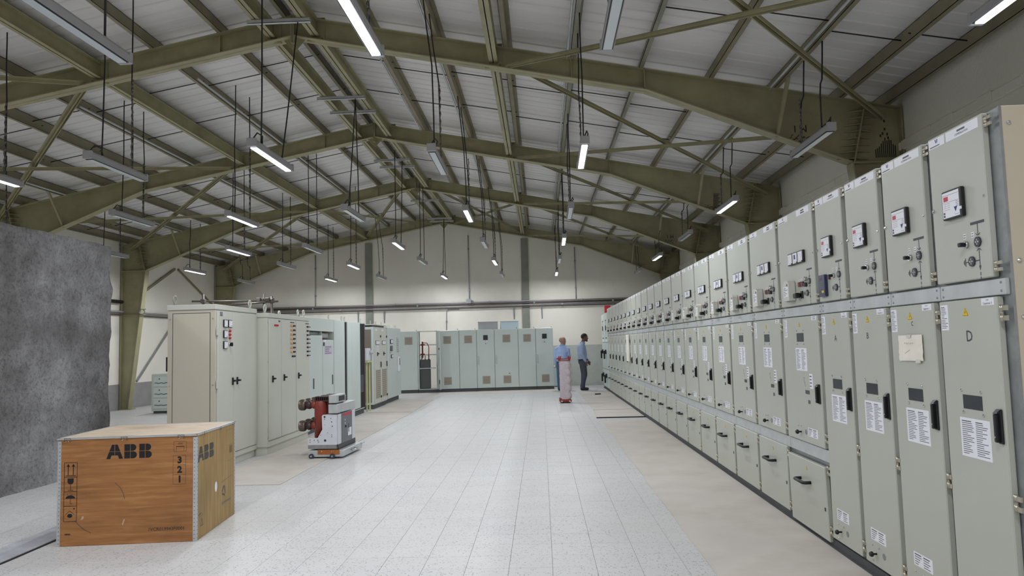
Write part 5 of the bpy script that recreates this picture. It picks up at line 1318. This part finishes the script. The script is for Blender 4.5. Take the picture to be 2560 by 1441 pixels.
def head(c, f, m, k=1.0):
    """skull, face, jaw, nose and ears; c = centre of the skull, f = facing direction"""
    c = Vector(c); f = Vector(f).normalized(); u = Vector((0,0,1)); s = f.cross(u).normalized(); P = []
    A = lambda a_,b_,z,r0,r1=None,q=None: P.append((tuple(c+(f*a_[0]+s*a_[1]+u*a_[2])*k), r0*k, tuple(c+(f*b_[0]+s*b_[1]+u*b_[2])*k), (r1 or r0)*k, m))
    A((-.02,0,.02),(.012,0,.03),0,.088,.083); A((.03,0,-.03),(.05,0,-.075),0,.06,.042); A((.07,0,-.10),(.06,0,-.105),0,.026); A((.084,0,.0),(.108,0,-.03),0,.010,.015)
    A((.075,-.035,.022),(.075,.035,.022),0,.019); A((.083,-.018,-.066),(.083,.018,-.066),0,.012)
    for sg in (1,-1): A((-.005,sg*.084,-.02),(-.012,sg*.088,.018),0,.013,.016)
    return P, c, f, s
def face_bits(t, c, f, s, eye, brow, k=1.08):
    u = Vector((0,0,1))*k; f = f*k; s = s*k
    for sg in (1,-1):
        p = c+f*.088+s*sg*.031+u*.002; b = MB(); b.lathe([(.001,-.009),(.007,-.006),(.009,0),(.007,.006),(.001,.009)], 8, Matrix.Translation(p)); b.build('eye', M['white'], t)
        b = MB(); q = p+f*.007; b.lathe([(.001,-.004),(.004,0),(.001,.004)], 8, Matrix.Translation(q)); b.build('pupil', M['black'], t)
        b = MB(); b.tube([tuple(c+f*.094+s*sg*.016+u*.026), tuple(c+f*.092+s*sg*.045+u*.025)], .005, 5); b.build('eyebrow', brow, t)
    b = MB(); b.tube([tuple(c+f*.094-s*.022-u*.068), tuple(c+f*.098-u*.066), tuple(c+f*.094+s*.022-u*.068)], .004, 5); b.build('mouth', eye, t)
# man at the switchgear: profile to the right, looking at the panels
H0 = Vector((.085,0,1.665))
P = []
P += [((0,.0,.98),.125,(.0,0,1.12),.135,1,(1.1,1.25)), ((.0,0,1.12),.135,(-.02,0,1.36),.125,1,(1.12,1.5)), ((-.02,0,1.36),.115,(.0,0,1.46),.07,1,(1.05,1.7))]
P += [((.0,0,1.46),.06,(.055,0,1.58),.056,0)]
P += [((.015,-.0,1.47),.07,(.03,0,1.51),.062,1)]
P += [((0,0,.96),.128,(0,0,.90),.135,2,(1.05,1.25))]
for sg, kx, fx in ((1,.03,.02),(-1,.05,-.03)):
    P += [((.0,sg*.09,.90),.106,(kx,sg*.10,.50),.078,2), ((kx,sg*.10,.50),.079,(fx-.02,sg*.105,.12),.068,2), ((fx-.04,sg*.105,.05),.045,(fx+.13,sg*.115,.038),.036,3,(1,1)), ((fx-.05,sg*.105,.02),.02,(fx+.15,sg*.115,.02),.02,3), ((fx-.02,sg*.105,.14),.055,(fx-.02,sg*.105,.07),.05,3)]
# arms: both hanging with the forearms forward
for sg, hx in ((-1,.07),(1,.20)):
    sh, el, wr_ = (-.02,sg*.20,1.42), (-.045,sg*.235,1.15), (hx,sg*.17,.93)
    P += [(sh,.066,el,.052,1),(el,.052,wr_,.041,1)]; P += hand(wr_, (.25,-sg*.15,-1), (1,0,0), 1.05, 0)
hp, hc, hf, hs = head(H0, (1,.12,-.02), 0, 1.08); P += hp
pb = person('man in light blue-grey shirt and dark grey trousers facing the switchgear', (1.30,23.72,.009), P, [M['skin_b'],M['shirt_b'],M['trouser'],M['shoe']])
pb.rotation_euler = (0,0,R(4))
face_bits(pb, hc, hf, hs, M['pole_dark'], M['hair'])
def hair_cap(t, c, f, m, zmin=.0, r=.094):
    b = MB(); vs = []; n, k = 18, 9
    u = Vector((0,0,1)); s = f.cross(u).normalized()
    for i in range(k+1):
        th = PI*.56*i/k
        for j in range(n):
            ph = 2*PI*j/n; fr_ = math.cos(ph); lim = .62 if fr_ > .5 else 1.0 if fr_ > -.2 else 1.16
            tt = th*lim
            vs.append(c+Vector((-.008,0,.022))+ (f*math.cos(ph)*math.sin(tt)*1.08+s*math.sin(ph)*math.sin(tt)+u*math.cos(tt)*1.05)*(r+.004*mnoise.noise(Vector((i*.9,j*.9,0)))))
    b.add(vs, [(i*n+j,i*n+(j+1)%n,(i+1)*n+(j+1)%n,(i+1)*n+j) for i in range(k) for j in range(n)], 0, True)
    return b.build('hair', m, t, recalc=False)
hair_cap(pb, hc, hf, M['hair'], r=.102)
q = MB(); q.tube([tuple(hc+hf*.03-Vector((0,0,.10))+hs*.04), tuple(hc+hf*.085-Vector((0,0,.115))), tuple(hc+hf*.03-Vector((0,0,.10))-hs*.04)], .02, 6); q.build('beard', M['hair'], pb)
MB().bev(-.138,.142,-.165,.165,.945,.975,.006).build('belt', M['black'], pb)
q = MB(); q.tube([(-.05,-.07,1.50),(.03,-.075,1.505),(.085,-.03,1.475),(.085,.03,1.475),(.03,.075,1.505),(-.05,.07,1.50)], .017, 6, closed=True); q.build('collar', M['shirt_b'], pb)
# bald man seen from behind, head turned to the right
P = []
P += [((0,0,.90),.132,(0,0,1.05),.14,1,(1.3,1.05)), ((0,0,1.05),.14,(0,.0,1.24),.135,1,(1.42,1.02)), ((0,-.01,1.22),.13,(0,-.01,1.31),.105,1,(1.5,1.05)), ((-.16,-.005,1.325),.068,(-.05,0,1.395),.055,1), ((.16,-.005,1.325),.068,(.06,0,1.395),.055,1), ((0,0,1.3),.1,(.01,0,1.40),.062,1,(1.25,1.0))]
P += [((.01,0,1.40),.06,(.02,.02,1.50),.057,0), ((.01,0,1.40),.07,(.015,.01,1.435),.064,1)]
P += [((0,0,.88),.13,(0,0,.83),.135,2,(1.3,1.05))]
for sg, fx in ((1,.1),(-1,-.12)):
    P += [((sg*.095,0,.84),.098,(fx,.0,.47),.068,2), ((fx,0,.47),.069,(fx,-.03,.12),.058,2), ((fx,-.05,.05),.046,(fx+.01,.12,.038),.037,3), ((fx,-.05,.02),.02,(fx+.01,.14,.02),.02,3), ((fx,-.03,.14),.056,(fx,-.03,.07),.05,3)]
for sg in (1,-1):
    sh, el, wr_ = (sg*.185,-.005,1.31), (sg*.225,.0,1.05), (sg*.20,.14,.84)
    P += [(sh,.066,el,.054,1),(el,.054,wr_,.042,1)]; P += hand(wr_, (-sg*.1,.3,-1), (0,1,0), 1.05, 0)
hp, hc, hf, hs = head((.03,.03,1.585), (.92,.4,-.02), 0, 1.1); P += hp
pa = person('bald man in light blue shirt standing behind the wrapped unit', (.66,23.9,.001), P, [M['skin_a'],M['shirt_a'],M['jeans'],M['shoe']])
face_bits(pa, hc, hf, hs, M['pole_dark'], M['plinth'])
q = MB(); q.tube([(-.075,-.02,1.425),(-.03,-.07,1.445),(.05,-.065,1.45),(.095,-.0,1.43),(.07,.06,1.41),(-.05,.06,1.41)], .016, 6, closed=True); q.build('collar', M['shirt_a'], pa)
MB().bev(-.18,.18,-.142,.142,.895,.92,.006).build('belt', M['black'], pa)
